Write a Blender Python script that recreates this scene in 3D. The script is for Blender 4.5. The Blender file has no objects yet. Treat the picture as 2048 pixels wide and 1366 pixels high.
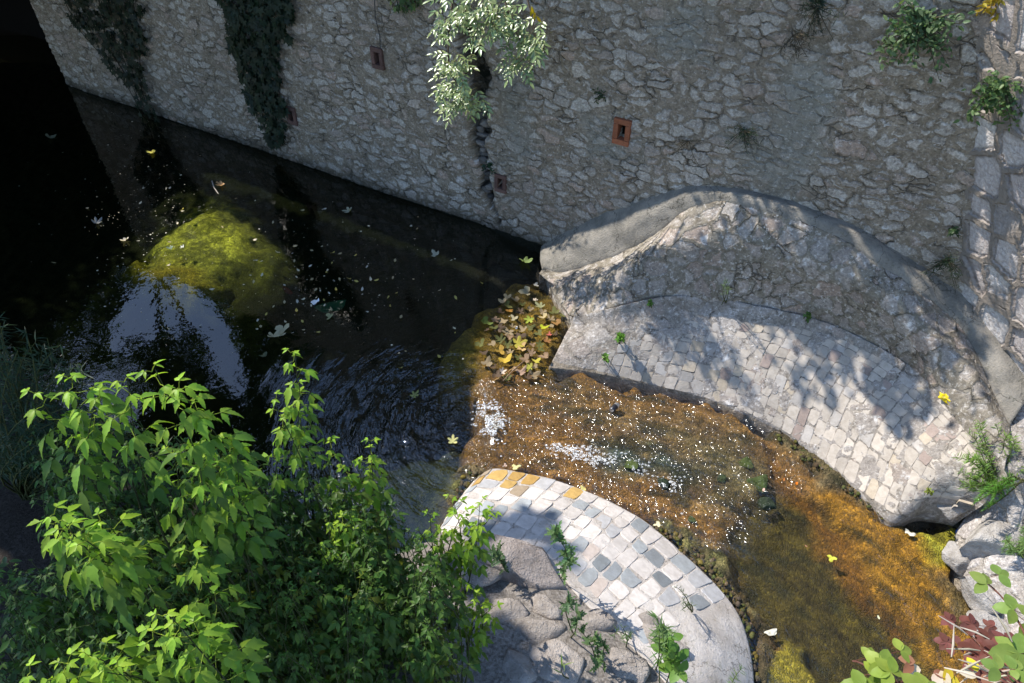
import bpy, math, random
import numpy as np
from mathutils import Vector

# ------------------------------------------------------------------ camera, sky, sun, exposure
scene = bpy.context.scene
COL = scene.collection
CAM_Z = 6.0
LENS = 26.0
cam_d = bpy.data.cameras.new('camera'); cam_d.lens = LENS; cam_d.sensor_width = 36.0
cam_d.clip_end = 500.0; cam_d.clip_start = 0.05
cam = bpy.data.objects.new('camera', cam_d); COL.objects.link(cam)
cam.location = (0, 0, CAM_Z); cam.rotation_euler = (math.radians(45), 0, 0)
scene.camera = cam

SUN_EL = math.radians(50.0)
SUN_AZ = math.atan2(-0.855, 0.518)          # clockwise from +Y
S = np.array([math.sin(SUN_AZ)*math.cos(SUN_EL), math.cos(SUN_AZ)*math.cos(SUN_EL), math.sin(SUN_EL)])
world = bpy.data.worlds.new('World'); scene.world = world; world.use_nodes = True
wn = world.node_tree
sky = wn.nodes.new('ShaderNodeTexSky'); sky.sky_type = 'NISHITA'; sky.sun_disc = False
sky.sun_elevation = SUN_EL; sky.sun_rotation = SUN_AZ; sky.air_density = 1.0; sky.dust_density = 0.3; sky.ozone_density = 4.0
bg = wn.nodes['Background']; bg.inputs['Strength'].default_value = 0.15
wn.links.new(sky.outputs[0], bg.inputs['Color'])
sun_d = bpy.data.lights.new('sun', 'SUN'); sun_d.energy = 3.5; sun_d.angle = math.radians(0.53)
sun_d.color = (1.0, 0.95, 0.88)
sun = bpy.data.objects.new('sun', sun_d); COL.objects.link(sun)
sun.rotation_euler = Vector(S.tolist()).to_track_quat('Z', 'Y').to_euler()
sun.location = (S*30).tolist()
vs = scene.view_settings
vs.view_transform = 'Standard'; vs.look = 'None'; vs.exposure = 1.2; vs.gamma = 1.0; vs.use_curve_mapping = False
scene.render.engine = 'CYCLES'
cy = scene.cycles
cy.max_bounces = 6; cy.diffuse_bounces = 3; cy.glossy_bounces = 3; cy.transmission_bounces = 4
cy.transparent_max_bounces = 8; cy.caustics_reflective = False; cy.caustics_refractive = False
cy.sample_clamp_indirect = 4.0
try:
    cy.use_denoising = True
    cy.denoiser = 'OPENIMAGEDENOISE'
except Exception:
    pass

rng = np.random.default_rng(7)
random.seed(7)
FPX = 2048*LENS/36.0
C45 = math.sqrt(0.5)

# ------------------------------------------------------------------ surveying: photo pixel <-> place
def ray(px, py):
    u = (px-1024)/FPX; v = (683-py)/FPX
    return np.array([u, C45*(1+v), -C45*(1-v)])
def at_depth(px, py, d):
    return np.array([0, 0, CAM_Z]) + ray(px, py)*d
def at_z(px, py, z):
    r = ray(px, py); return np.array([0, 0, CAM_Z]) + r*((z-CAM_Z)/r[2])
def project(P):
    P = np.asarray(P, float); q = P - np.array([0, 0, CAM_Z])
    dep = C45*q[..., 1] - C45*q[..., 2]; up = C45*q[..., 1] + C45*q[..., 2]
    dep_ = np.where(np.abs(dep) < 1e-6, 1e-6, dep)
    return 1024 + FPX*q[..., 0]/dep_, 683 - FPX*up/dep_, dep
def ss(a, b, x):
    t = np.clip((x-a)/(b-a), 0, 1); return t*t*(3-2*t)
def zw(X):
    """level of the water: a still pool, a small fall, then a gentle run down"""
    X = np.asarray(X, float)
    return -0.10*ss(-0.35, 0.05, X) - 0.13*np.clip(X, 0, 3.2)
def at_water(px, py, dz=0.0):
    z = 0.0
    for _ in range(12):
        p = at_z(px, py, z+dz); z = float(zw(p[0]))
    return p

# wall geometry
W0 = np.array([0.37, 7.80]); WA = np.array([0.873, -0.487]); WA = WA/np.linalg.norm(WA)
WN = np.array([-0.487, -0.873]); WN = WN/np.linalg.norm(WN)
SD = np.array([0.45, -0.893]); SD = SD/np.linalg.norm(SD)
S_LEFT, Z_TOP, Z_BOT = -9.35, 4.2, -0.8
def s_corner(z): return 4.65 - (np.asarray(z, float)-1.3)*0.32
def wall_pt(s, z, off=0.0):
    s = np.asarray(s, float); z = np.asarray(z, float)
    return np.stack([W0[0]+WA[0]*s+WN[0]*off+0*z, W0[1]+WA[1]*s+WN[1]*off+0*z, z+0*s], -1)
SIDE_N = np.cross(np.array([SD[0], SD[1], 0]), np.array([-0.32*WA[0], -0.32*WA[1], 1.0]))
SIDE_N /= np.linalg.norm(SIDE_N)
if SIDE_N[0] > 0: SIDE_N = -SIDE_N
def side_pt(r, z, off=0.0):
    c = wall_pt(s_corner(z), z)
    r = np.asarray(r, float)[..., None]
    return c + np.concatenate([r*SD[0], r*SD[1], 0*r], -1) + SIDE_N*np.asarray(off)[..., None]
def on_wall(px, py):
    """(s, z) of the front wall seen at a pixel"""
    r = ray(px, py); n = np.array([WN[0], WN[1], 0]); p0 = np.array([W0[0], W0[1], 0]) - np.array([0, 0, CAM_Z])
    p = np.array([0, 0, CAM_Z]) + r*(p0@n)/(r@n)
    return float((p[:2]-W0)@WA), float(p[2])
def on_any_wall(px, py, off=0.0):
    s, z = on_wall(px, py)
    if s <= s_corner(z): return wall_pt(s, z, off)
    r = ray(px, py); c = wall_pt(s_corner(1.0), 1.0) - np.array([0, 0, CAM_Z])
    return np.array([0, 0, CAM_Z]) + r*(c@SIDE_N)/(r@SIDE_N) + SIDE_N*off

# ------------------------------------------------------------------ noise
def _hash(ix, iy, iz, seed):
    h = (ix*374761393 + iy*668265263 + iz*2147483647 + seed*1274126177) & 0xFFFFFFFF
    h = ((h ^ (h >> 13))*1274126177) & 0xFFFFFFFF
    return ((h ^ (h >> 16)) & 0xFFFF)/65535.0
def vnoise(x, y, z=None, seed=0):
    x = np.asarray(x, float); y = np.asarray(y, float); z = np.zeros_like(x) if z is None else np.asarray(z, float)
    ix, iy, iz = np.floor(x).astype(np.int64), np.floor(y).astype(np.int64), np.floor(z).astype(np.int64)
    fx, fy, fz = x-ix, y-iy, z-iz
    fx, fy, fz = fx*fx*(3-2*fx), fy*fy*(3-2*fy), fz*fz*(3-2*fz)
    r = 0
    for a in (0, 1):
        for b in (0, 1):
            for c in (0, 1):
                w = (fx if a else 1-fx)*(fy if b else 1-fy)*(fz if c else 1-fz)
                r = r + w*_hash(ix+a, iy+b, iz+c, seed)
    return r
def fbm(x, y, z=None, o=4, seed=0, gain=0.5):
    r, a, t = 0, 1.0, 0
    for k in range(o):
        r = r + a*vnoise(np.asarray(x)*2**k, np.asarray(y)*2**k, None if z is None else np.asarray(z)*2**k, seed+k); t += a; a *= gain
    return r/t
def poly_sd(px, py, poly):
    """signed distance to a polygon, positive inside"""
    P = np.asarray(poly, float); px = np.asarray(px, float); py = np.asarray(py, float)
    d = np.full(px.shape, 1e18); ins = np.zeros(px.shape, bool)
    for i in range(len(P)):
        a, b = P[i], P[(i+1) % len(P)]
        e = b-a; wx, wy = px-a[0], py-a[1]
        t = np.clip((wx*e[0]+wy*e[1])/(e@e+1e-9), 0, 1)
        d = np.minimum(d, (wx-t*e[0])**2+(wy-t*e[1])**2)
        c = ((a[1] > py) != (b[1] > py)) & (px < (b[0]-a[0])*(py-a[1])/((b[1]-a[1]) if abs(b[1]-a[1]) > 1e-9 else 1e-9)+a[0])
        ins ^= c
    d = np.sqrt(d); return np.where(ins, d, -d)

# ------------------------------------------------------------------ objects
def tag(o, label=None, cat=None, group=None, kind=None):
    if label: o['label'] = label
    if cat: o['category'] = cat
    if group: o['group'] = group
    if kind: o['kind'] = kind
    return o
def empty(name, loc, label, cat, group=None):
    o = bpy.data.objects.new(name, None); COL.objects.link(o); o.location = [float(c) for c in loc]
    o.empty_display_size = 0.1
    return tag(o, label, cat, group)
def mesh_data(name, V, F, mat, col=None, uv=None, smooth=True, attrs=None):
    """V (n,3); F (m,3) or (m,4) int, or list of both"""
    V = np.asarray(V, np.float32)
    Fs = F if isinstance(F, list) else [F]
    Fs = [np.asarray(f, np.int32) for f in Fs if len(f)]
    me = bpy.data.meshes.new(name)
    me.vertices.add(len(V)); me.vertices.foreach_set('co', V.ravel())
    nl = sum(f.size for f in Fs); npoly = sum(len(f) for f in Fs)
    me.loops.add(nl); me.polygons.add(npoly)
    vi = np.concatenate([f.ravel() for f in Fs])
    me.loops.foreach_set('vertex_index', vi)
    starts, k = [], 0
    for f in Fs:
        starts.append(k+np.arange(len(f))*f.shape[1]); k += f.size
    me.polygons.foreach_set('loop_start', np.concatenate(starts).astype(np.int32))
    me.polygons.foreach_set('use_smooth', np.full(npoly, smooth))
    if uv is not None:
        l = me.uv_layers.new(name='UVMap'); l.data.foreach_set('uv', np.asarray(uv, np.float32)[vi].ravel())
    if col is not None:
        a = me.color_attributes.new('Col', 'FLOAT_COLOR', 'POINT')
        c = np.ones((len(V), 4), np.float32); c[:, :3] = col; a.data.foreach_set('color', c.ravel())
    for k_, v_ in (attrs or {}).items():
        a = me.attributes.new(k_, 'FLOAT', 'POINT'); a.data.foreach_set('value', np.asarray(v_, np.float32))
    me.materials.append(mat); me.update(calc_edges=True); me.validate()
    return me
def link(name, me, parent=None, loc=None):
    o = bpy.data.objects.new(name, me); COL.objects.link(o)
    if parent is not None:
        o.parent = parent
        o.location = [-c for c in parent.location] if loc is None else loc
        if loc is None and parent.parent is not None:
            o.location = [0, 0, 0]
    elif loc is not None: o.location = loc
    return o
class Acc:
    """collects triangles of one mesh"""
    def __init__(s): s.v, s.f, s.c, s.n = [], [], [], 0
    def add(s, V, F, col):
        V = np.asarray(V, float).reshape(-1, 3); F = np.asarray(F, int).reshape(-1, 3)
        s.v.append(V); s.f.append(F+s.n); s.c.append(np.broadcast_to(np.asarray(col, float), V.shape)); s.n += len(V)
    def quads(s, V, Q, col):
        Q = np.asarray(Q, int).reshape(-1, 4)
        s.add(V, np.concatenate([Q[:, [0, 1, 2]], Q[:, [0, 2, 3]]]), col)
    def data(s, name, mat, smooth=True, origin=None):
        V = np.concatenate(s.v)
        if origin is not None: V = V-np.asarray(origin)
        return mesh_data(name, V, np.concatenate(s.f), mat, np.concatenate(s.c), smooth=smooth)
    def build(s, name, mat, parent=None, smooth=True):
        return link(name, s.data(name, mat, smooth), parent)
def unit(a):
    a = np.asarray(a, float); return a/np.maximum(np.linalg.norm(a, axis=-1, keepdims=True), 1e-9)
def tube(acc, pts, rad, col, n=6):
    pts = np.asarray(pts, float); m = len(pts); rad = np.broadcast_to(np.asarray(rad, float), (m,))
    t = unit(np.gradient(pts, axis=0)); up = np.array([0.31, 0.17, 0.93])
    if abs(t[0]@up) > 0.9: up = np.array([0.9, 0.3, 0.1])
    a = unit(np.cross(t, up)); b = np.cross(t, a)
    th = np.arange(n)*2*math.pi/n
    V = pts[:, None]+rad[:, None, None]*(np.cos(th)[None, :, None]*a[:, None]+np.sin(th)[None, :, None]*b[:, None])
    i = np.arange(m-1)[:, None]*n; j = np.arange(n)[None]; j2 = (j+1) % n
    Q = np.stack([i+j, i+j2, i+n+j2, i+n+j], -1).reshape(-1, 4)
    acc.quads(V.reshape(-1, 3), Q, col)
def curve(p0, p1, bend, n=7):
    t = np.linspace(0, 1, n)[:, None]; p0, p1 = np.asarray(p0, float), np.asarray(p1, float)
    return p0+(p1-p0)*t+np.asarray(bend, float)*(4*t*(1-t))
def stamp(acc, tv, tf, pos, d, nrm, sc, col):
    """copies of a small leaf template along directions d with face normals nrm"""
    pos = np.asarray(pos, float).reshape(-1, 3); k = len(pos)
    x = unit(np.broadcast_to(d, pos.shape)); y = unit(np.cross(np.broadcast_to(nrm, pos.shape), x)); z = np.cross(x, y)
    sc = np.broadcast_to(np.asarray(sc, float), (k,))
    V = pos[:, None]+sc[:, None, None]*(tv[None, :, 0:1]*x[:, None]+tv[None, :, 1:2]*y[:, None]+tv[None, :, 2:3]*z[:, None])
    F = (tf[None]+(np.arange(k)*len(tv))[:, None, None]).reshape(-1, 3)
    c = np.repeat(np.broadcast_to(np.asarray(col, float), (k, 3)), len(tv), 0)
    acc.add(V.reshape(-1, 3), F, c)
def strip_leaf(ts, ws, fold=0.12, droop=0.12):
    """leaf blade: midrib with a left and a right edge"""
    ts, ws = np.asarray(ts, float), np.asarray(ws, float); n = len(ts)
    zz = -droop*ts**2
    mid = np.stack([ts, 0*ts, zz], -1)
    L = np.stack([ts+0.03*(ws > 0), ws, zz+fold*ws], -1); R = L*[1, -1, 1]
    V = np.concatenate([mid, L, R]); F = []
    for i in range(n-1):
        F += [[i, i+1, n+i+1], [i, n+i+1, n+i], [i+1, i, 2*n+i+1], [2*n+i+1, i, 2*n+i]]
    return V, np.array(F)
def fan_leaf(r, th, fold=0.1):
    """palmate leaf outlined by radius over angle, stalk at the origin"""
    r, th = np.asarray(r), np.radians(np.asarray(th, float))
    V = [[0, 0, 0.0]]+[[a*math.cos(t), a*math.sin(t), -fold*a*a+0.03*((i % 2)*2-1)] for i, (a, t) in enumerate(zip(r, th))]
    F = [[0, i, i+1] for i in range(1, len(r))]
    return np.array(V), np.array(F)
LF_BOX = strip_leaf([0, .08, .22, .38, .41, .55, .58, .7, .84, 1.0], [0, .10, .185, .215, .165, .18, .13, .13, .065, 0], 0.30, 0.30)
LF_BOX2 = strip_leaf([0, .1, .26, .4, .47, .6, .66, .82, 1.0], [0, .11, .19, .26, .16, .165, .10, .06, 0], 0.28, 0.35)
LF_LOW = strip_leaf([0, .12, .35, .48, .7, 1.0], [0, .12, .22, .165, .12, 0], 0.28, 0.3)
LF_LANCE = strip_leaf([0, .15, .4, .7, 1.0], [0, .12, .18, .11, 0], 0.3, 0.15)
LF_NARROW = strip_leaf([0, .4, 1.0], [0.02, .055, 0], 0.2, 0.15)
LF_OVAL = strip_leaf([0, .1, .3, .55, .8, 1.0], [0, .2, .33, .33, .2, 0], 0.15, 0.15)
LF_TREE = strip_leaf([0, .4, 1.0], [0.02, .36, 0], 0.15, 0.1)
LF_IVY = fan_leaf([.35, .75, .45, .95, .5, 1.15, .5, .95, .45, .75, .35], [-150, -115, -80, -55, -28, 0, 28, 55, 80, 115, 150])
LF_FIG = fan_leaf([.3, .6, .7, .6, .38, .8, .95, .8, .42, .9, 1.1, .9, .42, .8, .95, .8, .38, .6, .7, .6, .3],
                  [-160, -125, -108, -95, -80, -70, -57, -44, -28, -13, 0, 13, 28, 44, 57, 70, 80, 95, 108, 125, 160], 0.05)
LF_FIG2 = fan_leaf([.25, .5, .75, .85, .6, .5, .9, 1.1, .95, .5, .55, .8, .8, .5, .25], [-165, -130, -100, -75, -55, -38, -20, 0, 18, 36, 55, 78, 98, 130, 165], 0.2)
LF_FIG3 = fan_leaf([.3, .7, .9, .8, .55, .75, 1.0, 1.2, .9, .5, .45, .8, .7, .4], [-150, -110, -70, -50, -40, -25, -10, 5, 20, 38, 60, 90, 115, 150], 0.3)
LF_SIMPLE = strip_leaf([0, .25, .6, 1.0], [0, .22, .2, 0], 0.2, 0.1)

# ------------------------------------------------------------------ materials
class NT:
    def __init__(s, name, disp=False):
        s.m = bpy.data.materials.new(name); s.m.use_nodes = True; s.t = s.m.node_tree; s.t.nodes.clear()
        s.out = s.t.nodes.new('ShaderNodeOutputMaterial')
        if disp: s.m.displacement_method = 'BOTH'
    def n(s, typ, out=0, props=None, **ins):
        nd = s.t.nodes.new('ShaderNode'+typ)
        for k, v in (props or {}).items(): setattr(nd, k, v)
        for k, v in ins.items():
            key = int(k[1:]) if k[0] == 'i' and k[1:].isdigit() else k.replace('_', ' ')
            s.set(nd.inputs[key], v)
        return nd.outputs[out]
    def set(s, sock, v):
        if isinstance(v, bpy.types.NodeSocket): s.t.links.new(v, sock)
        elif isinstance(v, (tuple, list)) and sock.type == 'RGBA' and len(v) == 3: sock.default_value = (*v, 1)
        else: sock.default_value = v
    def math(s, op, a, b=0.0, clamp=False): return s.n('Math', props={'operation': op, 'use_clamp': clamp}, i0=a, i1=b)
    def ramp(s, x, a, b, lo=0.0, hi=1.0):
        return s.n('MapRange', props={'interpolation_type': 'SMOOTHSTEP'}, i0=x, i1=a, i2=b, i3=lo, i4=hi)
    def mix(s, f, a, b, mode='MIX'):
        nd = s.t.nodes.new('ShaderNodeMix'); nd.data_type = 'RGBA'; nd.blend_type = mode
        s.set(nd.inputs[0], f); s.set(nd.inputs[6], a); s.set(nd.inputs[7], b); return nd.outputs[2]
    def noise(s, vec, scale, detail=4.0, rough=0.55, out=0, dist=0.0):
        return s.n('TexNoise', out, Vector=vec, Scale=scale, Detail=detail, Roughness=rough, Distortion=dist)
    def vor(s, vec, scale, feature='F1', out=0, rnd=1.0):
        return s.n('TexVoronoi', out, {'feature': feature}, Vector=vec, Scale=scale, Randomness=rnd)
    def uv(s): return s.n('TexCoord', 2)
    def obj(s): return s.n('TexCoord', 3)
    def attr(s, name, out=0): return s.n('Attribute', out, {'attribute_name': name})
    def vmath(s, op, a, b): return s.n('VectorMath', 0, {'operation': op}, i0=a, i1=b)
    def bump(s, h, strength=0.4, dist=0.02, normal=None):
        k = dict(Strength=strength, Distance=dist, Height=h)
        if normal is not None: k['Normal'] = normal
        return s.n('Bump', **k)
    def principled(s, **k):
        return s.n('BsdfPrincipled', **k)
    def done(s, surf, disp=None, scale=0.03, mid=0.0):
        s.t.links.new(surf, s.out.inputs[0])
        if disp is not None:
            d = s.n('Displacement', Height=disp, Midlevel=mid, Scale=scale); s.t.links.new(d, s.out.inputs[2])
        return s.m

def mat_rubble(name, sx, sy, mortar, pale, warm, disp, hexy=False, joint=0.09, stain=True, cover=0.0, solid=False):
    t = NT(name, True); uv = t.obj() if solid else t.uv()
    d1 = t.noise(uv, 2.2, 3, 0.5, out=1); d2 = t.noise(uv, 9.0, 3, 0.6, out=1)
    o1 = t.vmath('MULTIPLY', t.vmath('SUBTRACT', d1, (.5, .5, .5)), (.26, .20, .2 if solid else 0))
    o2 = t.vmath('MULTIPLY', t.vmath('SUBTRACT', d2, (.5, .5, .5)), (.12, .10, .1 if solid else 0))
    v = t.vmath('ADD', t.vmath('ADD', uv, o1), o2)
    v = t.vmath('MULTIPLY', v, (1/sx, 1/sx, 1/sy) if solid else (1/sx, 1/sy, 1))
    rc = t.vor(v, 1.0, 'F1', 1, 0.9); edge = t.vor(v, 1.0, 'DISTANCE_TO_EDGE', 0, 0.9)
    sep = t.n('SeparateColor', 0, Color=rc); sepg = t.n('SeparateColor', 1, Color=rc); sepb = t.n('SeparateColor', 2, Color=rc)
    big = t.noise(uv, 0.55, 4, 0.6); med = t.noise(uv, 7.0, 6, 0.65); fine = t.noise(uv, 38.0, 5, 0.7); vfine = t.noise(uv, 120.0, 3, 0.7)
    # how far the mortar is smeared over each stone
    lim = t.math('ADD', joint, t.math('MULTIPLY', t.math('SUBTRACT', t.math('ADD', t.math('MULTIPLY', sep, 0.6), t.math('MULTIPLY', med, 0.7)), 0.62-cover), 0.34))
    e2 = t.math('SUBTRACT', edge, lim)
    mask = t.ramp(e2, -0.03, 0.06)
    stone = t.mix(t.ramp(sepg, 0.55, 0.95), pale, warm)
    stone = t.mix(t.ramp(sepb, 0.1, 0.9, 0.0, 0.45), stone, (pale[0]*0.55, pale[1]*0.53, pale[2]*0.52))
    stone = t.mix(t.ramp(fine, 0.42, 0.68), t.mix(0.5, stone, (0.13, 0.11, 0.095)), stone)
    stone = t.mix(t.ramp(med, 0.56, 0.7, 0, 0.7), stone, (0.82, 0.79, 0.75))
    mort = t.mix(t.ramp(med, 0.35, 0.7), (mortar[0]*0.62, mortar[1]*0.6, mortar[2]*0.56), mortar)
    mort = t.mix(t.ramp(fine, 0.35, 0.65, 0.45, 0), mort, (0.05, 0.042, 0.035))
    c = t.mix(mask, mort, stone)
    gap = t.math('MULTIPLY', t.ramp(edge, 0.0, 0.05, 1.0, 0.0), t.ramp(t.noise(uv, 3.0, 3, .6), 0.50, 0.60))
    c = t.mix(t.math('MULTIPLY', gap, 0.75), c, (0.03, 0.026, 0.022))
    if stain:
        st = t.attr('stain', 2)
        c = t.mix(t.math('MULTIPLY', st, 0.75), c, t.mix(fine, (0.20, 0.20, 0.165), (0.34, 0.33, 0.28)))
    c = t.mix(t.ramp(t.noise(uv, 17.0, 6, .75), .50, .34, 0, .62), c, (.085, .07, .055))
    c = t.mix(t.ramp(t.noise(uv, 23.0, 6, .75), .53, .66, 0, .5), c, (.86, .81, .74))
    c = t.mix(t.ramp(big, 0.36, 0.66, 0.30, 0.0), c, (0.16, 0.14, 0.115))
    if stain:
        ms = t.attr('damp_shade', 2)
        c = t.mix(t.math('MULTIPLY', ms, t.ramp(med, 0.35, 0.6, .6, 1), True), c, (0.010, 0.011, 0.006))
    h = t.math('MULTIPLY', mask, t.math('ADD', 0.45, t.math('MULTIPLY', sepb, 0.6)))
    h = t.math('ADD', h, t.math('MULTIPLY', t.math('SUBTRACT', med, 0.5), 2.1))
    h = t.math('SUBTRACT', h, t.math('MULTIPLY', gap, 0.7))
    h = t.math('ADD', h, t.math('MULTIPLY', fine, 0.7))
    nb = t.bump(t.math('ADD', fine, t.math('MULTIPLY', vfine, 0.5)), 0.7, 0.012)
    return t.done(t.principled(Base_Color=c, Roughness=0.9, Specular_IOR_Level=0.2, Normal=nb), h, disp, 0.4)

M = {}
M['wall'] = mat_rubble('rubble_wall', 0.20, 0.108, (0.44, 0.36, 0.265), (0.72, 0.64, 0.535), (0.60, 0.44, 0.33), 0.018, joint=0.10, cover=0.05)
M['mound'] = mat_rubble('rubble_mound', 0.19, 0.21, (0.33, 0.29, 0.225), (0.48, 0.43, 0.37), (0.48, 0.36, 0.28), 0.010, joint=0.12, stain=False, cover=-.06, solid=True)
M['apron'] = mat_rubble('worn_apron', 0.24, 0.22, (0.45, 0.40, 0.345), (0.49, 0.445, 0.395), (0.47, 0.38, 0.31), 0.005, joint=0.08, stain=False, cover=.08, solid=True)
M['bank'] = mat_rubble('rubble_bank', 0.36, 0.30, (0.58, 0.53, 0.48), (0.64, 0.60, 0.57), (0.62, 0.53, 0.47), 0.018, joint=0.08, stain=False, cover=.05, solid=True)

def m_hex():
    t = NT('hexagon_wall', True); uv = t.uv()
    o = t.vmath('MULTIPLY', t.vmath('SUBTRACT', t.noise(uv, 6, 3, .6, 1), (.5, .5, .5)), (.06, .06, 0))
    v = t.vmath('MULTIPLY', t.vmath('ADD', uv, o), (1/.30, 1/.34, 1))
    rc = t.vor(v, 1, 'F1', 1, 0.55); edge = t.vor(v, 1, 'DISTANCE_TO_EDGE', 0, 0.55)
    fine = t.noise(uv, 30, 5, .7); med = t.noise(uv, 8, 5, .65)
    j = t.ramp(edge, 0.055, 0.095, 1, 0); shadow = t.ramp(edge, 0.095, 0.17, 1, 0)
    c = t.mix(t.ramp(fine, .35, .65), (0.40, 0.36, 0.33), (0.66, 0.62, 0.58))
    c = t.mix(t.n('SeparateColor', 0, Color=rc), c, t.mix(.5, c, (0.32, 0.25, 0.22)))
    c = t.mix(j, c, (0.23, 0.195, 0.16)); c = t.mix(t.math('MULTIPLY', t.math('SUBTRACT', shadow, j, True), .6), c, (.12, .10, .085))
    h = t.math('ADD', t.math('MULTIPLY', j, 1.3), t.math('MULTIPLY', med, 1.4))
    h = t.math('SUBTRACT', h, t.math('MULTIPLY', t.math('SUBTRACT', shadow, j), 0.35))
    h = t.math('ADD', h, t.math('MULTIPLY', fine, .5))
    return t.done(t.principled(Base_Color=c, Roughness=.9, Specular_IOR_Level=.2, Normal=t.bump(fine, .6, .01)), h, 0.022, .5)
M['hex'] = m_hex()

def m_concrete(name, a, b, sc=1.0, rough=0.85, grit=1.0):
    t = NT(name); o = t.obj()
    n1 = t.noise(o, 2.2*sc, 5, .6); n2 = t.noise(o, 24*sc, 5, .7); n3 = t.noise(o, 150, 3, .7)
    c = t.mix(t.ramp(n1, .3, .7), a, b)
    c = t.mix(t.ramp(n2, .5, .75, 0, .5), c, (b[0]*1.25, b[1]*1.22, b[2]*1.18))
    c = t.mix(t.ramp(n2, .42, .28, 0, .6), c, (a[0]*.45, a[1]*.43, a[2]*.4))
    cr = t.vor(t.vmath('ADD', o, t.vmath('MULTIPLY', t.noise(o, 5, 4, .6, 1), (.35, .35, .35))), 1.6, 'DISTANCE_TO_EDGE')
    c = t.mix(t.ramp(cr, .0, .012, .7, 0), c, (a[0]*.25, a[1]*.24, a[2]*.22))
    c = t.mix(t.math('MULTIPLY', t.ramp(t.noise(o, 9*sc, 5, .7), .56, .66, 0, .55), .8), c, (a[0]*.5, a[1]*.55, a[2]*.42))
    h = t.math('ADD', t.math('MULTIPLY', n2, 1.0), t.math('MULTIPLY', n3, .4))
    return t.done(t.principled(Base_Color=c, Roughness=rough, Specular_IOR_Level=.25, Normal=t.bump(h, .6, .018*grit)))
M['concrete'] = m_concrete('grey_concrete', (0.16, 0.148, 0.125), (0.285, 0.258, 0.215), 2.2, .9, 1.8)
M['mortar'] = m_concrete('pale_mortar', (0.40, 0.35, 0.30), (0.58, 0.53, 0.48), 1.8, .9, 1.6)

def m_col(name, rough=0.85, spec=0.2, var=0.35, scale=14.0, bump=0.5, dist=0.012):
    """surface with its own colour per stone or piece (attribute Col), weathered by noise"""
    t = NT(name); o = t.obj(); c = t.attr('Col')
    n1 = t.noise(o, scale, 5, .65); n2 = t.noise(o, scale*6, 4, .7)
    c = t.mix(t.ramp(n1, .32, .68, var, 0), c, t.mix(1.0, c, (.45, .42, .38), 'MULTIPLY'))
    c = t.mix(t.ramp(n2, .55, .75, 0, var*.6), c, (.68, .66, .63))
    h = t.math('ADD', n1, t.math('MULTIPLY', n2, .5))
    return t.done(t.principled(Base_Color=c, Roughness=rough, Specular_IOR_Level=spec, Normal=t.bump(h, bump, dist)))
M['sett'] = m_col('sett_stone', .8, .25, .35, 16, .55, .01)
M['rock'] = m_col('rock_stone', .9, .2, .6, 9, 1.0, .05)
M['brick'] = m_col('brick_clay', .85, .2, .4, 25, .5, .006)
M['item'] = m_col('small_item', .45, .4, .1, 30, .1, .003)
M['bark'] = m_col('bark', .9, .1, .5, 20, .8, .02)

def m_leaf(name, trans=0.42, rough=0.45, spec=0.25):
    t = NT(name); c = t.attr('Col'); n1 = t.noise(t.obj(), 30, 3, .6)
    c = t.mix(t.ramp(n1, .35, .65, .3, 0), c, t.mix(1, c, (.6, .62, .5), 'MULTIPLY'))
    p = t.principled(Base_Color=c, Roughness=rough, Specular_IOR_Level=spec)
    tr = t.n('BsdfTranslucent', Color=t.mix(1, c, (1.25, 1.3, .6), 'MULTIPLY'))
    return t.done(t.n('MixShader', i0=trans, i1=p, i2=tr))
M['leaf'] = m_leaf('leaf_green'); M['leaf_gloss'] = m_leaf('leaf_glossy', .22, .3, .7)
M['dead'] = m_leaf('leaf_dead', .2, .7, .2)
M['fleck'] = m_leaf('floating_fleck', .1, .6, .3)

def m_bed():
    t = NT('river_bed'); o = t.obj(); c = t.mix(1, t.attr('Col'), (1.62, 1.62, 1.5), 'MULTIPLY'); k = t.attr('mat', 2)
    st = t.vmath('MULTIPLY', o, (1, 1, .3))
    n1 = t.noise(st, 5, 6, .65); n2 = t.noise(st, 28, 5, .7, dist=.6); n3 = t.noise(st, 90, 3, .7)
    c = t.mix(t.ramp(n2, .36, .56, .62, 0), c, t.mix(1, c, (.32, .34, .3), 'MULTIPLY'))
    c = t.mix(t.ramp(n1, .5, .72, 0, .4), c, t.mix(1, c, (1.5, 1.45, 1.0), 'MULTIPLY'))
    c = t.mix(t.math('MULTIPLY', t.ramp(n3, .52, .7, 0, .6), k), c, t.mix(1, c, (1.8, 1.7, 1.3), 'MULTIPLY'))
    pv = t.vmath('ADD', o, t.vmath('MULTIPLY', t.noise(o, 14, 3, .6, 1), (.09, .09, .09)))
    pr = t.n('SeparateColor', 0, Color=t.vor(pv, 34, 'F1', 1)); pe = t.vor(pv, 34, 'DISTANCE_TO_EDGE')
    c = t.mix(t.ramp(pr, 0, 1, .62, 0), c, t.mix(1, c, (.42, .44, .42), 'MULTIPLY'))
    c = t.mix(t.ramp(pr, .82, 1, 0, .55), c, t.mix(1, c, (1.9, 1.9, 1.9), 'MULTIPLY'))
    h = t.math('ADD', t.math('ADD', n2, t.math('MULTIPLY', n3, .6)), t.ramp(pe, 0, .25, -.5, .15))
    return t.done(t.principled(Base_Color=c, Roughness=.8, Specular_IOR_Level=.3, Normal=t.bump(h, .9, .03)))
M['bed'] = m_bed()

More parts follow.
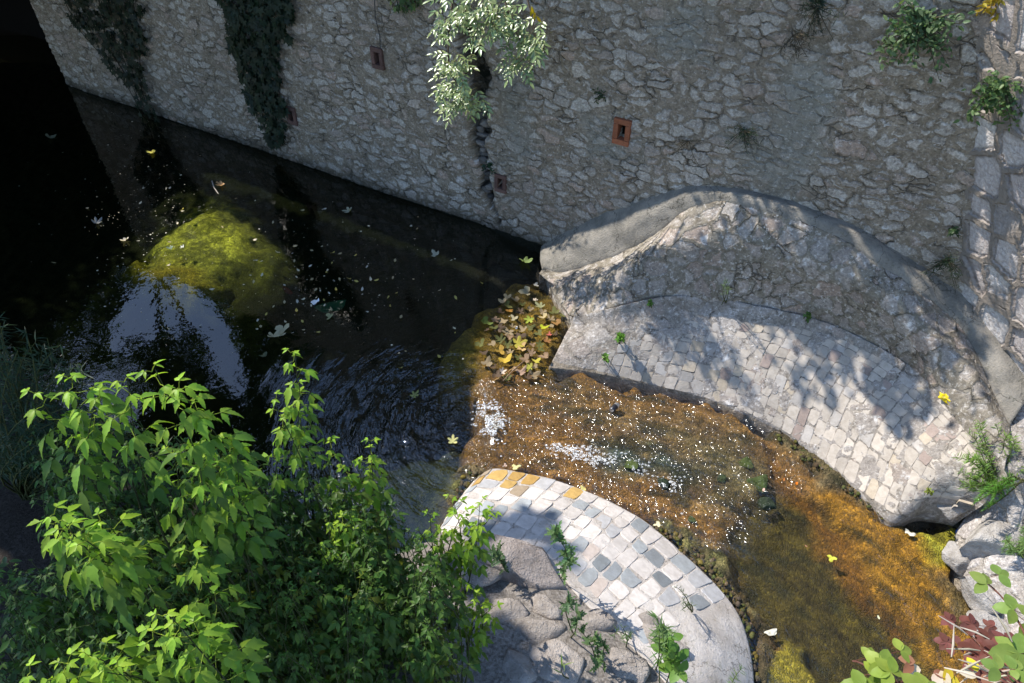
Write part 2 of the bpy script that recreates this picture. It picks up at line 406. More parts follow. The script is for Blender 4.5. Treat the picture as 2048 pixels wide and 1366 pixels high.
def m_water():
    t = NT('stream_water'); o = t.obj(); rip = t.attr('rip', 2); rap = t.attr('rap', 2)
    tint = t.attr('Col')
    # calm ripples of the pool, rings near the fall, chop of the run
    calm = t.noise(o, 5.0, 3, .5)
    fl = t.n('Mapping', Vector=t.attr('flow', 1), Scale=(1.0, 1.0, 1.0))
    ring = t.noise(t.vmath('MULTIPLY', t.attr('flow', 1), (2.6, 15.0, 1)), 1.0, 3, .55, dist=.5)
    chop = t.noise(t.vmath('MULTIPLY', t.attr('flow', 1), (14.0, 16.0, 1)), 1.0, 1.4, .5, dist=.5)
    chop2 = t.noise(o, 36, 1, .5)
    h = t.math('ADD', t.math('MULTIPLY', calm, .05),
               t.math('ADD', t.math('MULTIPLY', t.math('MULTIPLY', ring, rip), .75),
                      t.math('MULTIPLY', t.math('ADD', chop, t.math('MULTIPLY', chop2, .42)), t.math('MULTIPLY', rap, 0.92))))
    nb = t.bump(h, 1.0, .055)
    cs = t.math('ABSOLUTE', t.n('VectorMath', 1, {'operation': 'DOT_PRODUCT'}, i0=nb, i1=t.n('NewGeometry', 4)))
    fr = t.math('ADD', t.ramp(rap, 0, .4, .058, .05), t.math('MULTIPLY', .92, t.math('POWER', t.math('SUBTRACT', 1.0, cs, True), 5.0)), True)
    gl = t.n('BsdfGlossy', Color=(1, 1, 1), Roughness=t.ramp(rap, 0, .5, .012, .135), Normal=nb)
    tr = t.n('BsdfTransparent', Color=tint)
    return t.done(t.n('MixShader', i0=fr, i1=tr, i2=gl))
M['water'] = m_water()
def m_foam():
    t = NT('white_foam'); o = t.obj()
    p = t.principled(Base_Color=(.78, .80, .80), Roughness=.5, Specular_IOR_Level=.5, Normal=t.bump(t.noise(o, 90, 3, .7), .5, .01))
    return t.done(t.n('MixShader', i0=t.ramp(t.noise(o, 60, 3, .7), .40, .64, .02, .72), i1=t.n('BsdfTransparent', Color=(1, 1, 1)), i2=p))
M['foam'] = m_foam()
def m_dirt():
    t = NT('bank_dirt'); uv = t.obj(); a = t.attr('Col')
    n1 = t.noise(uv, 3, 5, .6); n2 = t.noise(uv, 40, 5, .75); v = t.vor(uv, 55, 'F1', 1)
    c = t.mix(t.ramp(n2, .4, .65), t.mix(1, a, (.5, .48, .45), 'MULTIPLY'), a)
    c = t.mix(.35, c, t.mix(1, a, t.n('SeparateColor', 0, Color=v), 'MULTIPLY'))
    h = t.math('ADD', n2, t.math('MULTIPLY', n1, 2))
    return t.done(t.principled(Base_Color=c, Roughness=.95, Specular_IOR_Level=.15, Normal=t.bump(h, .9, .02)))
M['dirt'] = m_dirt()
def m_plain(name, c, rough=.8, metal=0.0):
    t = NT(name); n = t.noise(t.obj(), 20, 4, .6)
    return t.done(t.principled(Base_Color=t.mix(t.ramp(n, .3, .7, .3, 0), c, tuple(x*.6 for x in c)), Specular_IOR_Level=(.02 if name == 'vault_shade' else .4), Roughness=rough, Metallic=metal))
M['dark'] = m_plain('vault_shade', (.010, .009, .008))  # near-black colour stands in for shade inside the vault and weep holes
M['metal'] = m_plain('can_metal', (.75, .75, .76), .3, .9)
M['black'] = m_plain('black_paint', (.015, .015, .02), .35)
M['white'] = m_plain('white_paper', (.8, .79, .76), .7)
M['cream'] = m_plain('cream_paper', (.50, .47, .38), .7)
M['yellow'] = m_plain('yellow_plastic', (.75, .55, .01), .4)
M['blue'] = m_plain('blue_plastic', (.05, .15, .55), .4)
M['red'] = m_plain('red_cloth', (.22, .02, .015), .7)
M['teal'] = m_plain('teal_cloth', (.04, .16, .15), .7)
M['cable'] = m_plain('cable_rubber', (.03, .03, .03), .6)

# ------------------------------------------------------------------ walls
def grid_faces(nu, nv):
    i = np.arange(nu-1)[:, None]; j = np.arange(nv-1)[None]
    a = i*nv+j
    return np.stack([a, a+nv, a+nv+1, a+1], -1).reshape(-1, 4)

HOLES = [(757, 115, 1.0), (585, 230, 1.0), (1245, 262, 1.12), (1003, 365, 0.95)]
HOLES = [(*on_wall(a, b), k) for a, b, k in HOLES]
crack_px = [(925, 40), (935, 90), (950, 130), (955, 180), (955, 235), (958, 280), (960, 320), (968, 350), (972, 385), (985, 420), (1000, 450)]
crack = np.array([on_wall(a, b) for a, b in crack_px])
crack_w = np.array([.10, .15, .17, .17, .15, .14, .12, .10, .09, .06, .03])

nu, nv = 540, 190
U, Zg = np.meshgrid(np.linspace(0, 1, nu), np.linspace(Z_BOT, Z_TOP, nv), indexing='ij')
Sg = S_LEFT + U*(s_corner(Zg)-S_LEFT)
off = 0.05*(fbm(Sg*.8, Zg*.8, seed=3)-.5)
rec = np.zeros_like(Sg)
for s, z, k in HOLES:
    rec = np.maximum(rec, ((np.abs(Sg-s) < .05*k*.8) & (np.abs(Zg-z) < .10*k*.8))*.22)
cs = np.interp(-Zg, -crack[:, 1], crack[:, 0]) + .06*(fbm(Zg*5, Zg*0, seed=9)-.5)*2
cwid = np.interp(-Zg, -crack[:, 1], crack_w)*(.6+.9*vnoise(Zg*9, Zg*0+2, seed=11))
inz = (Zg < crack[0, 1]+.1)*(Zg > crack[-1, 1])
rec = np.maximum(rec, .22*ss(1.0, .55, np.abs(Sg-cs)/np.maximum(cwid, .02))*inz)
ppx, ppy, _ = project(wall_pt(Sg, Zg))
wob = 40*(fbm(Sg*3, Zg*3, seed=21)-.5)*2
stain = np.zeros_like(Sg)
for poly in ([(1560, 130), (1640, 100), (1690, 170), (1660, 260), (1640, 350), (1600, 400), (1540, 340), (1545, 230)],
             [(1430, 250), (1560, 260), (1600, 390), (1500, 370)], [(985, 150), (1060, 140), (1080, 300), (1010, 330)],
             [(1300, 40), (1420, 20), (1440, 120), (1330, 110)], [(1150, 230), (1230, 250), (1300, 340), (1180, 330)]):
    stain = np.maximum(stain, ss(-30, 45, poly_sd(ppx+wob, ppy+wob[::-1], poly)))
damp_shade = ss(.25, .02, Zg+.12*(fbm(Sg*4, Zg*4, seed=4)-.5))*.75
for poly in ([(915, 60), (955, 60), (985, 180), (960, 225), (930, 200)],):
    damp_shade = np.maximum(damp_shade, ss(-8, 14, poly_sd(ppx+wob*.3, ppy, poly)))
damp_shade = np.maximum(damp_shade, ss(.02, .12, rec)*.55); damp_shade = np.maximum(damp_shade, ss(.05, -.03, Zg)*2.5)  # recesses darkened in colour like shade; wall below water painted near black
P = wall_pt(Sg, Zg, off-rec)
uvw = np.stack([Sg, Zg], -1).reshape(-1, 2)
me = mesh_data('stone_wall', P.reshape(-1, 3), grid_faces(nu, nv), M['wall'], uv=uvw, attrs={'stain': stain.ravel(), 'damp_shade': damp_shade.ravel()})
tag(link('stone_wall', me), 'long grey rubble stone wall rising straight from the dark pool', 'wall')
# battered side wall with hexagonal jointing
nu, nv = 170, 190
R, Zg = np.meshgrid(np.linspace(-.08, 4.2, nu), np.linspace(Z_BOT, Z_TOP, nv), indexing='ij')
P = side_pt(R, Zg, .04*(fbm(R*1.2, Zg*1.2, seed=5)-.5))
me = mesh_data('retaining_wall', P.reshape(-1, 3), grid_faces(nu, nv), M['hex'], uv=np.stack([R, Zg], -1).reshape(-1, 2))
tag(link('retaining_wall', me), 'sunlit leaning wall with raised honeycomb joints at the right edge', 'wall')
# upper terrace behind the walls
cl = wall_pt(S_LEFT, Z_TOP, -.05); cr = wall_pt(s_corner(Z_TOP), Z_TOP, -.05); ce = side_pt(np.array(4.2), np.array(Z_TOP), np.array(-.05))
V = np.array([cl, cr, ce, [14, ce[1], Z_TOP], [14, 34, Z_TOP], [-26, 34, Z_TOP], [-26, cl[1]+1.0, Z_TOP]]); V[:, 2] = Z_TOP-.06
me = bpy.data.meshes.new('terrace'); me.from_pydata(V.tolist(), [], [list(range(7))]); me.materials.append(M['dark'])
tag(link('terrace', me), kind='structure')

# dark vault the pool runs out of, at the left end of the wall
v = Acc()
def boxv(acc, c0, c1, col=(.04, .036, .033)):
    x0, y0, z0 = c0; x1, y1, z1 = c1
    Vb = np.array([[x, y, z] for x in (x0, x1) for y in (y0, y1) for z in (z0, z1)])
    acc.quads(Vb, [[0, 1, 3, 2], [4, 6, 7, 5], [0, 4, 5, 1], [2, 3, 7, 6], [0, 2, 6, 4], [1, 5, 7, 3]], col)
def local_box(acc, o, ax, ay, az, h, col):
    """box centred at o with half sizes h along the three axes"""
    s = np.array([[x, y, z] for x in (-1, 1) for y in (-1, 1) for z in (-1, 1)], float)*np.asarray(h)
    Vb = np.asarray(o)+s[:, :1]*np.asarray(ax)+s[:, 1:2]*np.asarray(ay)+s[:, 2:]*np.asarray(az)
    acc.quads(Vb, [[0, 1, 3, 2], [4, 6, 7, 5], [0, 4, 5, 1], [2, 3, 7, 6], [0, 2, 6, 4], [1, 5, 7, 3]], col)
WA3 = np.array([WA[0], WA[1], 0]); WN3 = np.array([WN[0], WN[1], 0]); ZA = np.array([0, 0, 1.0])
vault_o = wall_pt(S_LEFT, 0.0)
vt = empty('culvert', vault_o, 'pitch dark culvert mouth at the far left end of the wall', 'culvert')
a = Acc(); local_box(a, vault_o-WA3*4.0+WN3*-1.3+ZA*1.7, WA3, WN3, ZA, (4.0, .25, 2.5), (.04, .036, .033)); a.build('side_wall', M['dark'], vt, False)
a = Acc(); local_box(a, vault_o-WA3*8.2+WN3*2.5+ZA*1.7, WA3, WN3, ZA, (.25, 4.3, 2.5), (.04, .036, .033)); a.build('end_wall', M['dark'], vt, False)
a = Acc()
th = np.linspace(0, math.pi, 25); rr = 3.6
for k in range(24):     # barrel roof, its lower end walls rest on the banks
    p = [vault_o+WN3*(2.3-rr*math.cos(th[k+i]))+ZA*(2.1+1.5*math.sin(th[k+i]))-WA3*(8.0*j+.3) for j in (0, 1) for i in (0, 1)]
    q = [x+ZA*.5 for x in p]
    a.quads(np.array(p+q), [[0, 1, 3, 2], [4, 6, 7, 5], [0, 4, 5, 1]], (.05, .045, .04))
a.build('barrel_roof', M['dark'], vt, False)

# brick weep holes
wl = ['brick framed weep hole high on the wall left of the hanging branch', 'dim brick framed weep hole beside the middle ivy curtain',
      'bright orange brick weep hole above the domed stone buttress', 'faded brick weep hole low down beside the wall crack']
for (s, z, k), lab in zip(HOLES, wl):
    c = wall_pt(s, z, .018); t0 = empty('weep_hole', c, lab, 'weep hole', 'brick weep holes in the stone wall')
    hue = {2: (.36, .125, .06)}.get(wl.index(lab), (.15, .085, .068)); k = k*.8
    for (dx, dz, hx, hz) in ((0, .135, .11, .034), (0, -.135, .11, .034), (-.078, 0, .031, .098), (.078, 0, .031, .098)):
        a = Acc(); h = np.array(hue)*random.uniform(.7, 1.2)
        local_box(a, c+WA3*dx*k+ZA*dz*k-WN3*.05, WA3, WN3, ZA, (hx*k, .075, hz*k), h)
        o = a.build('brick', M['brick'], t0, False)
        b = o.modifiers.new('bevel', 'BEVEL'); b.width = .006; b.segments = 2
    a = Acc(); local_box(a, c-WN3*.12, WA3, WN3, ZA, (.052*k, .01, .1*k), (.02, .018, .016)); a.build('hole_shade', M['dark'], t0, False)  # dark panel in place of the shade inside the hole

# stones left standing loose in the crack
def rock_mesh(size, seed, rough=.22, n=3, flat=1.0):
    import bmesh
    bm = bmesh.new(); bmesh.ops.create_icosphere(bm, subdivisions=n, radius=1.0)
    V = np.array([v.co[:] for v in bm.verts]); F = np.array([[v.index for v in f.verts] for f in bm.faces]); bm.free()
    r = np.random.default_rng(seed); 
    for _ in range(16):           # flatten random sides so that it has facets
        d = unit(r.normal(size=3)*[1, 1, .8]); lim = r.uniform(.48, .82); x = V@d
        V = V-np.maximum(x-lim, 0)[:, None]*d
    nz = fbm(V[:, 0]*1.7+seed, V[:, 1]*1.7, V[:, 2]*1.7, 4, seed)-.5
    V = V*(1+rough*nz)[:, None]
    return V*np.asarray(size), F
a = Acc()
for k in range(13):
    z = crack[4, 1]-.12-k*.085+random.uniform(-.02, .02)
    if z < crack[-1, 1]: break
    s = np.interp(-z, -crack[:, 1], crack[:, 0])+random.uniform(-.05, .05)
    V, F = rock_mesh((random.uniform(.08, .15), random.uniform(.06, .11), random.uniform(.035, .06)), k+40, .3, 2)
    c = wall_pt(s, z, random.uniform(-.14, -.05))
    V = V[:, :1]*WA3+V[:, 1:2]*WN3+V[:, 2:]*ZA+c
    a.add(V, F, np.array([.2, .18, .16])*random.uniform(.6, 1.5))
o = a.build('crack_stones', M['rock'])
tag(o, 'dark column of loose stones inside the vertical wall crack', 'loose stones')

# ------------------------------------------------------------------ lofted ground pieces
def spline_rows(rows, nu, nv, match=False):
    """rows: list of polylines (k,3). Returns a grid (nu, nv, 3)."""
    res = []
    for r in rows:
        r = np.asarray(r, float)
        if match: t = np.linspace(0, 1, len(r))
        else:
            d = np.r_[0, np.cumsum(np.linalg.norm(np.diff(r, axis=0), axis=1))]; t = d/d[-1]
        x = np.linspace(0, 1, nu)
        # smooth by Catmull-Rom on the parameter
        res.append(np.stack([catmull(t, r[:, k], x) for k in range(3)], -1))
    res = np.stack(res, 1)
    t = np.linspace(0, 1, len(rows)); x = np.linspace(0, 1, nv)
    if len(rows) == 2: 
        return res[:, :1]*(1-x)[None, :, None]+res[:, 1:]*x[None, :, None]
    out = np.zeros((nu, nv, 3))
    for i in range(nu):
        for k in range(3): out[i, :, k] = catmull(t, res[i, :, k], x)
    return out
def catmull(t, y, x):
    m = np.gradient(y, t); i = np.clip(np.searchsorted(t, x, side='right')-1, 0, len(t)-2)
    h = t[i+1]-t[i]; s = (x-t[i])/h
    return (2*s**3-3*s**2+1)*y[i]+(s**3-2*s**2+s)*h*m[i]+(-2*s**3+3*s**2)*y[i+1]+(s**3-s**2)*h*m[i+1]
def grid_uv(G):
    du = np.linalg.norm(np.diff(G, axis=0), axis=2).mean(1); dv = np.linalg.norm(np.diff(G, axis=1), axis=2).mean(0)
    u = np.r_[0, np.cumsum(du)]; v = np.r_[0, np.cumsum(dv)]
    return np.stack(np.meshgrid(u, v, indexing='ij'), -1)
def grid_normals(G):
    n = unit(np.cross(np.gradient(G, axis=0), np.gradient(G, axis=1)))
    return np.where(n[..., 2:] < 0, -n, n)
def with_skirt(G, UVg, depth):
    """adds a border ring dropped straight down, so the piece has a thickness"""
    lo = lambda r: r-np.array([0, 0, depth])
    top = np.concatenate([lo(G[:, :1]), G, lo(G[:, -1:])], 1); uvt = np.concatenate([UVg[:, :1]-[0, depth], UVg, UVg[:, -1:]+[0, depth]], 1)
    G2 = np.concatenate([lo(top[:1]), top, lo(top[-1:])], 0); uv2 = np.concatenate([uvt[:1]-[depth, 0], uvt, uvt[-1:]+[depth, 0]], 0)
    return G2, uv2
def orient(G, F):
    a, b, c = G.reshape(-1, 3)[F[len(F)//2, :3]]
    return F if np.cross(b-a, c-a)[2] > 0 else F[:, ::-1]
def loft(name, G, mat, parent=None, skirt=.4, bumpy=.012, freq=5, seed=0, col=None):
    UVg = grid_uv(G); N = grid_normals(G)
    G = G+N*((fbm(G[..., 0]*freq, G[..., 1]*freq, G[..., 2]*freq, 4, seed)-.5)*2*bumpy)[..., None]
    if skirt: G, UVg = with_skirt(G, UVg, skirt)
    F = orient(G, grid_faces(*G.shape[:2]))
    c = None if col is None else np.broadcast_to(np.asarray(col, float), (G.shape[0]*G.shape[1], 3))
    return link(name, mesh_data(name, G.reshape(-1, 3), F, mat, uv=UVg.reshape(-1, 2), col=c), parent)
def sample(G, u, v):
    """point on a grid at fractional (u, v)"""
    u = np.clip(np.asarray(u, float), 0, 1)*(G.shape[0]-1); v = np.clip(np.asarray(v, float), 0, 1)*(G.shape[1]-1)
    i = np.minimum(u.astype(int), G.shape[0]-2); j = np.minimum(v.astype(int), G.shape[1]-2); a = (u-i)[..., None]; b = (v-j)[..., None]
    return G[i, j]*(1-a)*(1-b)+G[i+1, j]*a*(1-b)+G[i, j+1]*(1-a)*b+G[i+1, j+1]*a*b
def pz(l): return np.array([at_z(*p) for p in l])

# domed buttress against the wall
T_px = [(1080, 492), (1120, 464), (1200, 426), (1280, 396), (1370, 372), (1480, 379), (1600, 410), (1700, 448), (1760, 482), (1830, 522), (1900, 568), (1960, 632), (2010, 694), (2062, 765)]
Trow = np.array([on_any_wall(a, b, -.03) for a, b in T_px])
B_off = [(1087, 535, .42), (1130, 542, .42), (1242, 505, .30), (1312, 466, .24), (1385, 412, .17), (1480, 404, .15), (1590, 437, .16), (1690, 481, .17), (1760, 528, .20), (1840, 582, .23)]
def on_off(px, py, off):
    """point seen at a pixel that stands a distance off the front wall"""
    r = ray(px, py); n = np.array([WN[0], WN[1], 0]); p0 = np.array([W0[0], W0[1], 0])+n*off-np.array([0, 0, CAM_Z])
    return np.array([0, 0, CAM_Z])+r*(p0@n)/(r@n)
Brow = np.concatenate([[on_off(*q) for q in B_off], pz([(1905, 634, 1.0), (1950, 698, .84), (1985, 780, .66), (2020, 850, .56)])])
print('rim', Brow.round(2).tolist())
Cpx = [(1090, 556, -.06), (1112, 592, -.06), (1150, 630, .03), (1225, 614, .3), (1330, 592, .44), (1500, 610, .45), (1640, 643, .46), (1750, 691, .47), (1830, 743, .48), (1880, 790, .5), (1915, 830, .5), (1945, 862, .5), (1975, 900, .49), (2010, 940, .48)]
Crow = pz(Cpx)
bt = empty('buttress', Crow[5], 'domed stone faced buttress with grey concrete rim leaning on the wall', 'buttress')
Gm = spline_rows([Crow, Crow*.72+Brow*.28+np.array([WN[0], WN[1], .2])*.05, Crow*.36+Brow*.64+np.array([WN[0], WN[1], .45])*.13, Brow], 190, 60, True)
loft('stone_face', Gm, M['mound'], bt, .5, .014, 5, 2)
Gb = spline_rows([Brow+np.array([WN[0], WN[1], .3])*.004, (Brow+Trow)/2+np.array([WN[0]*.7, WN[1]*.7, .6])*.06, Trow], 150, 16, True)
loft('concrete_rim', Gb, M['concrete'], bt, .12, .028, 5, 8)

# cobbled apron on the right bank
def wz(a, b, dz=.03): return at_water(a, b, dz)
E = [wz(1098, 735, -.03), wz(1180, 745, -.03), wz(1250, 758, -.02), wz(1330, 776, -.01), wz(1400, 793, .0), wz(1480, 821), wz(1550, 853), wz(1610, 892), wz(1660, 932), wz(1710, 972, .05),
     at_z(1755, 1008, -.42), at_z(1792, 1028, -.36), at_z(1862, 1011, -.30), at_z(1930, 1021, -.24)]
Ci = pz([(1146, 640, .02), (1225, 622, .26), (1330, 600, .40), (1430, 603, .41), (1510, 618, .42), (1590, 635, .43), (1650, 652, .43), (1730, 688, .44), (1800, 728, .44), (1860, 775, .45), (1910, 825, .46), (1955, 872, .46), (1990, 925, .45), (2012, 962, .42)])
Gr = spline_rows([np.array(E), np.array(E)*.5+Ci*.5+np.array([0, 0, .0]), np.array(E)*.16+Ci*.84-np.array([0, 0, .02]), Ci+np.array([0, 0, .05])], 260, 90)
ar = empty('cobbled_apron', np.array(E)[5], 'broad pale cobbled slope below the buttress on the far bank', 'apron')
def setts(G, name, parent, nu_, nv_, keep, colf, lift, vmax=1.0, joint=.1):
    """flat topped stones set in courses over a lofted grid, one mesh"""
    a = Acc(); N = grid_normals(G)
    th = (np.arange(16)+.5)*2*math.pi/16
    sq = np.stack([np.sign(np.cos(th))*np.abs(np.cos(th))**.36, np.sign(np.sin(th))*np.abs(np.sin(th))**.36], -1)
    wu = np.array([random.uniform(.82, 1.2) for _ in range(nu_)]); ue = np.r_[0, np.cumsum(wu/wu.sum())]
    for j in range(nu_):
        nn = nv_+random.choice((0, 0, 1)); ws = np.array([random.uniform(.75, 1.3) for _ in range(nn)]); ws /= ws.sum()
        edges = np.r_[0, np.cumsum(ws)]*vmax
        for i in range(nn):
            u0, u1 = ue[j], ue[j+1]; v0, v1 = edges[i], edges[i+1]
            uc, vc = (u0+u1)/2, (v0+v1)/2
            if not keep(uc, vc): continue
            sh = joint*random.uniform(.55, 1.3)
            # corners jittered
            jit = lambda: random.uniform(-.10, .10)
            uu = uc+(sq[:, 0]*(1-sh)+sq[:, 0]*sq[:, 1]*jit()+jit()*.4)*(u1-u0)/2
            vv = vc+(sq[:, 1]*(1-sh)+sq[:, 0]*sq[:, 1]*jit()+jit()*.4)*(v1-v0)/2*.98
            wobr = 1+.07*np.sin(th*3+random.uniform(0, 6))+.05*np.sin(th*2+random.uniform(0, 6))+.035*np.sin(th*5+random.uniform(0, 6))
            uu = uc+(uu-uc)*wobr; vv = vc+(vv-vc)*wobr
            p = sample(G, uu, vv); n = sample(N, np.array([uc]), np.array([vc]))[0]; c0 = p.mean(0)
            h = lift*random.uniform(.5, 1.4); tilt = unit(n+np.array([random.uniform(-.05, .05) for _ in range(3)]))
            top = c0+(p-c0)*.93; top = top+n*h-np.outer((top-c0)@tilt-(top-c0)@n, n)*.7
            mid = c0+(p-c0)*.975+n*h*.6; bot = p-n*.03
            rings = np.concatenate([bot, mid, top, [c0+n*h*1.15]])
            k = 16; F = []
            for r_ in (0, 1):
                for q in range(k):
                    q2 = (q+1) % k; F += [[r_*k+q, r_*k+q2, r_*k+k+q2], [r_*k+q, r_*k+k+q2, r_*k+k+q]]
            F += [[2*k+q, 2*k+(q+1) % k, 3*k] for q in range(k)]
            F = np.array(F)
            nrm = np.cross(rings[F[-1][1]]-rings[F[-1][0]], rings[F[-1][2]]-rings[F[-1][0]])
            if nrm@n < 0: F = F[:, ::-1]
            a.add(rings, F, colf(uc, vc, c0))
    return a.build(name, M['sett'], parent, False)
loft('mortar_bed', Gr, M['apron'], ar, .28, .008, 6, 12)
def keep_r(u, v):
    if u < .10: return False
    lim = np.interp(u, [.10, .25, .45, .7, 1.0], [.22, .5, .72, .9, .95])
    if u > .9: return random.random() < .6
    return v < lim and random.random() < 1.06-.16*v
def col_r(u, v, p):
    r = random.random()
    if r < .05: c = (.33, .26, .22)
    elif r < .11: c = (.44, .37, .28)
    elif r < .25: c = (.41, .375, .335)
    else: c = (.45, .395, .33)
    return np.array(c)*random.uniform(.82, 1.12)
setts(Gr, 'cobbles', ar, 38, 10, keep_r, col_r, .003, .96, .035)

# cobbled apron on the near bank
Fo = [wz(945, 965, .02), wz(985, 938, .02), wz(1050, 947, .02), wz(1100, 957, .02), wz(1150, 974, .02), wz(1200, 994, .02), wz(1250, 1019, .02), wz(1290, 1043, .02), wz(1342, 1085, .02),
      wz(1400, 1138, .03), wz(1450, 1190, .03), wz(1482, 1240, .04), wz(1500, 1300, .04), wz(1508, 1366, .04), wz(1502, 1430, .04)]
Gi = pz([(868, 1078, .03), (882, 1064, .1), (930, 1080, .25), (975, 1088, .3), (1030, 1105, .35), (1075, 1130, .38), (1120, 1150, .4), (1150, 1185, .4), (1190, 1225, .4), (1230, 1260, .4),
         (1270, 1300, .4), (1310, 1340, .4), (1340, 1380, .4), (1350, 1420, .4), (1350, 1470, .4)])
Fo = np.array(Fo)
Gl = spline_rows([Fo, (Fo+Gi)/2+np.array([0, 0, .05]), Gi], 220, 60, True)
al = empty('cobbled_apron', Fo[7], 'curved pale cobbled slope with blue grey setts on the near bank', 'apron')
loft('mortar_bed', Gl, M['mortar'], al, .3, .006, 8, 15)
def keep_l(u, v): return u < .70 and (u < .66 or random.random() < .75)
def col_l(u, v, p):
    r = random.random()
    edge = max(0, 1-v/.34)*max(0, 1-u/.6)
    if random.random() < edge*1.5:
        c = random.choice([(.44, .27, .08), (.48, .31, .10), (.30, .23, .17), (.36, .28, .19), (.40, .33, .25)])
    elif r < .29: c = random.choice([(.26, .275, .28), (.33, .345, .345), (.19, .205, .21)])
    elif r < .36: c = (.43, .42, .41)
    elif r < .42: c = (.50, .42, .36)
    else: c = (.58, .53, .48)
    if .5 < u < .53 and v < .2: c = (.26, .14, .08)
    return np.array(c)*random.uniform(.88, 1.1)
setts(Gl, 'cobbles', al, 25, 5, keep_l, col_l, .0055, .92, .075)

# ------------------------------------------------------------------ banks
LB0 = [(-520, 480, -.05), (-200, 590, -.05), (0, 690, -.05), (140, 800, -.05), (270, 900, -.05), (420, 1000, -.05), (580, 1070, -.05), (740, 1110, -.05)]
row0 = np.concatenate([pz(LB0), Gi[:]-np.array([0, 0, .01])])
LB1 = [(-800, 800, .5), (-450, 860, .5), (-220, 930, .5), (-40, 1010, .5), (120, 1080, .5), (300, 1140, .45), (480, 1190, .4), (660, 1210, .4)]
row1 = np.concatenate([pz(LB1), pz([(770, 1200, .42), (800, 1190, .45), (850, 1200, .5), (895, 1215, .52), (940, 1230, .53), (985, 1250, .53), (1030, 1275, .54), (1070, 1295, .55), (1110, 1315, .55), (1150, 1340, .55), (1190, 1365, .55), (1225, 1395, .55), (1250, 1430, .55), (1265, 1470, .55), (1270, 1520, .55)])])
row2 = row1+np.stack([np.linspace(-1.2, 0, len(row1)), np.full(len(row1), -2.2), np.linspace(.5, .2, len(row1))], -1)
Gk = spline_rows([row0, row1, row2], 330, 110, True)
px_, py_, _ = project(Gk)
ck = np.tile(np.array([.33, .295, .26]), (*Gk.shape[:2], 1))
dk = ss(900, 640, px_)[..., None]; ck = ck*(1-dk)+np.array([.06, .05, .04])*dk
Gk[..., 2] += .05*(fbm(Gk[..., 0]*3, Gk[..., 1]*3, seed=31)-.5)*ss(0, .25, np.linspace(0, 1, 110))[None, :]
F = orient(Gk, grid_faces(*Gk.shape[:2]))
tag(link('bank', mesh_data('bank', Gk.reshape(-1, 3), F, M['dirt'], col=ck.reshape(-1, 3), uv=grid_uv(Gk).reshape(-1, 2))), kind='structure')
RB0 = pz([(1965, 858, .5), (2002, 930, .46), (1992, 992, .08), (1940, 1026, -.3), (1915, 1085, -.5), (1918, 1150, -.5), (1962, 1205, -.52), (1992, 1252, -.52), (2018, 1302, -.52), (2062, 1372, -.52), (2085, 1450, -.52)])
RB1 = pz([(2050, 800, .6), (2070, 930, .5), (2060, 1000, .25), (2030, 1060, .02), (2000, 1105, -.12), (1990, 1160, -.18), (2030, 1215, -.18), (2060, 1265, -.2), (2085, 1320, -.2), (2120, 1390, -.2), (2150, 1470, -.2)])
RB2 = pz([(2300, 760, .65), (2300, 930, .5), (2290, 1000, .4), (2260, 1060, .25), (2240, 1110, .1), (2240, 1160, .05), (2260, 1220, .05), (2290, 1280, .05), (2320, 1340, .05), (2360, 1420, .05), (2400, 1500, .05)])
Gk2 = spline_rows([RB0, RB1, RB2], 150, 80, True)
o = loft('bank', Gk2, M['bank'], None, .35, .03, 4, 19); tag(o, kind='structure')

# ------------------------------------------------------------------ river bed and water
xs = np.arange(-11.5, 6.2, .036); ys = np.arange(.4, 14.5, .036)
Xg, Yg = np.meshgrid(xs, ys, indexing='ij')
Wz = zw(Xg)
pxb, pyb, _ = project(np.stack([Xg, Yg, Wz-.06], -1))
nb1 = (fbm(Xg*2.5, Yg*2.5, seed=50)-.5)*2; nb2 = (fbm(Xg*2.5+40, Yg*2.5, seed=60)-.5)*2
qx, qy = pxb+45*nb1, pyb+45*nb2
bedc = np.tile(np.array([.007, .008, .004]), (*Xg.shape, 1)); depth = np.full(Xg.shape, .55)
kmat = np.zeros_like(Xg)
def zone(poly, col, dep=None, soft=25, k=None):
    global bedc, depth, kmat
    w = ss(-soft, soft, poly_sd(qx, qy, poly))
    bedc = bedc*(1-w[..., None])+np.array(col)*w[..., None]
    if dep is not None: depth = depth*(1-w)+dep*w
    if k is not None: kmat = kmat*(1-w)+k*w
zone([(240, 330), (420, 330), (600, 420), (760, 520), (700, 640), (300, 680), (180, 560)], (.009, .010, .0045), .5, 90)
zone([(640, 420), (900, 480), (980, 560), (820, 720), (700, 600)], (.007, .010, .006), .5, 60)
zone([(305, 470), (352, 402), (422, 386), (495, 425), (528, 470), (495, 515), (420, 545), (310, 545), (275, 510)], (.36, .345, .06), .17, 48, .8)
_m = ss(.42, .58, .55*fbm(Xg*3.2, Yg*3.2, seed=51)+.45*fbm(Xg*15, Yg*15, seed=52))[..., None]*ss(-40, 10, poly_sd(qx, qy, [(285, 470), (345, 390), (425, 372), (505, 420), (545, 470), (510, 525), (420, 560), (290, 560), (255, 510)]))[..., None]
bedc = bedc*(1-.75*_m)+np.array([.05, .052, .012])*.75*_m
zone([(255, 500), (420, 530), (400, 560), (300, 570)], (.20, .15, .015), .14, 25)
zone([(1050, 548), (1090, 548), (1160, 640), (1120, 735), (1010, 790), (905, 780), (900, 720), (950, 640)], (.15, .098, .013), .07, 22, .4)
zone([(900, 680), (950, 650), (970, 760), (900, 770)], (.17, .125, .02), .06, 18, .5)
zone([(640, 900), (930, 880), (960, 960), (900, 1060), (640, 1080)], (.05, .055, .026), .12, 40, .8)
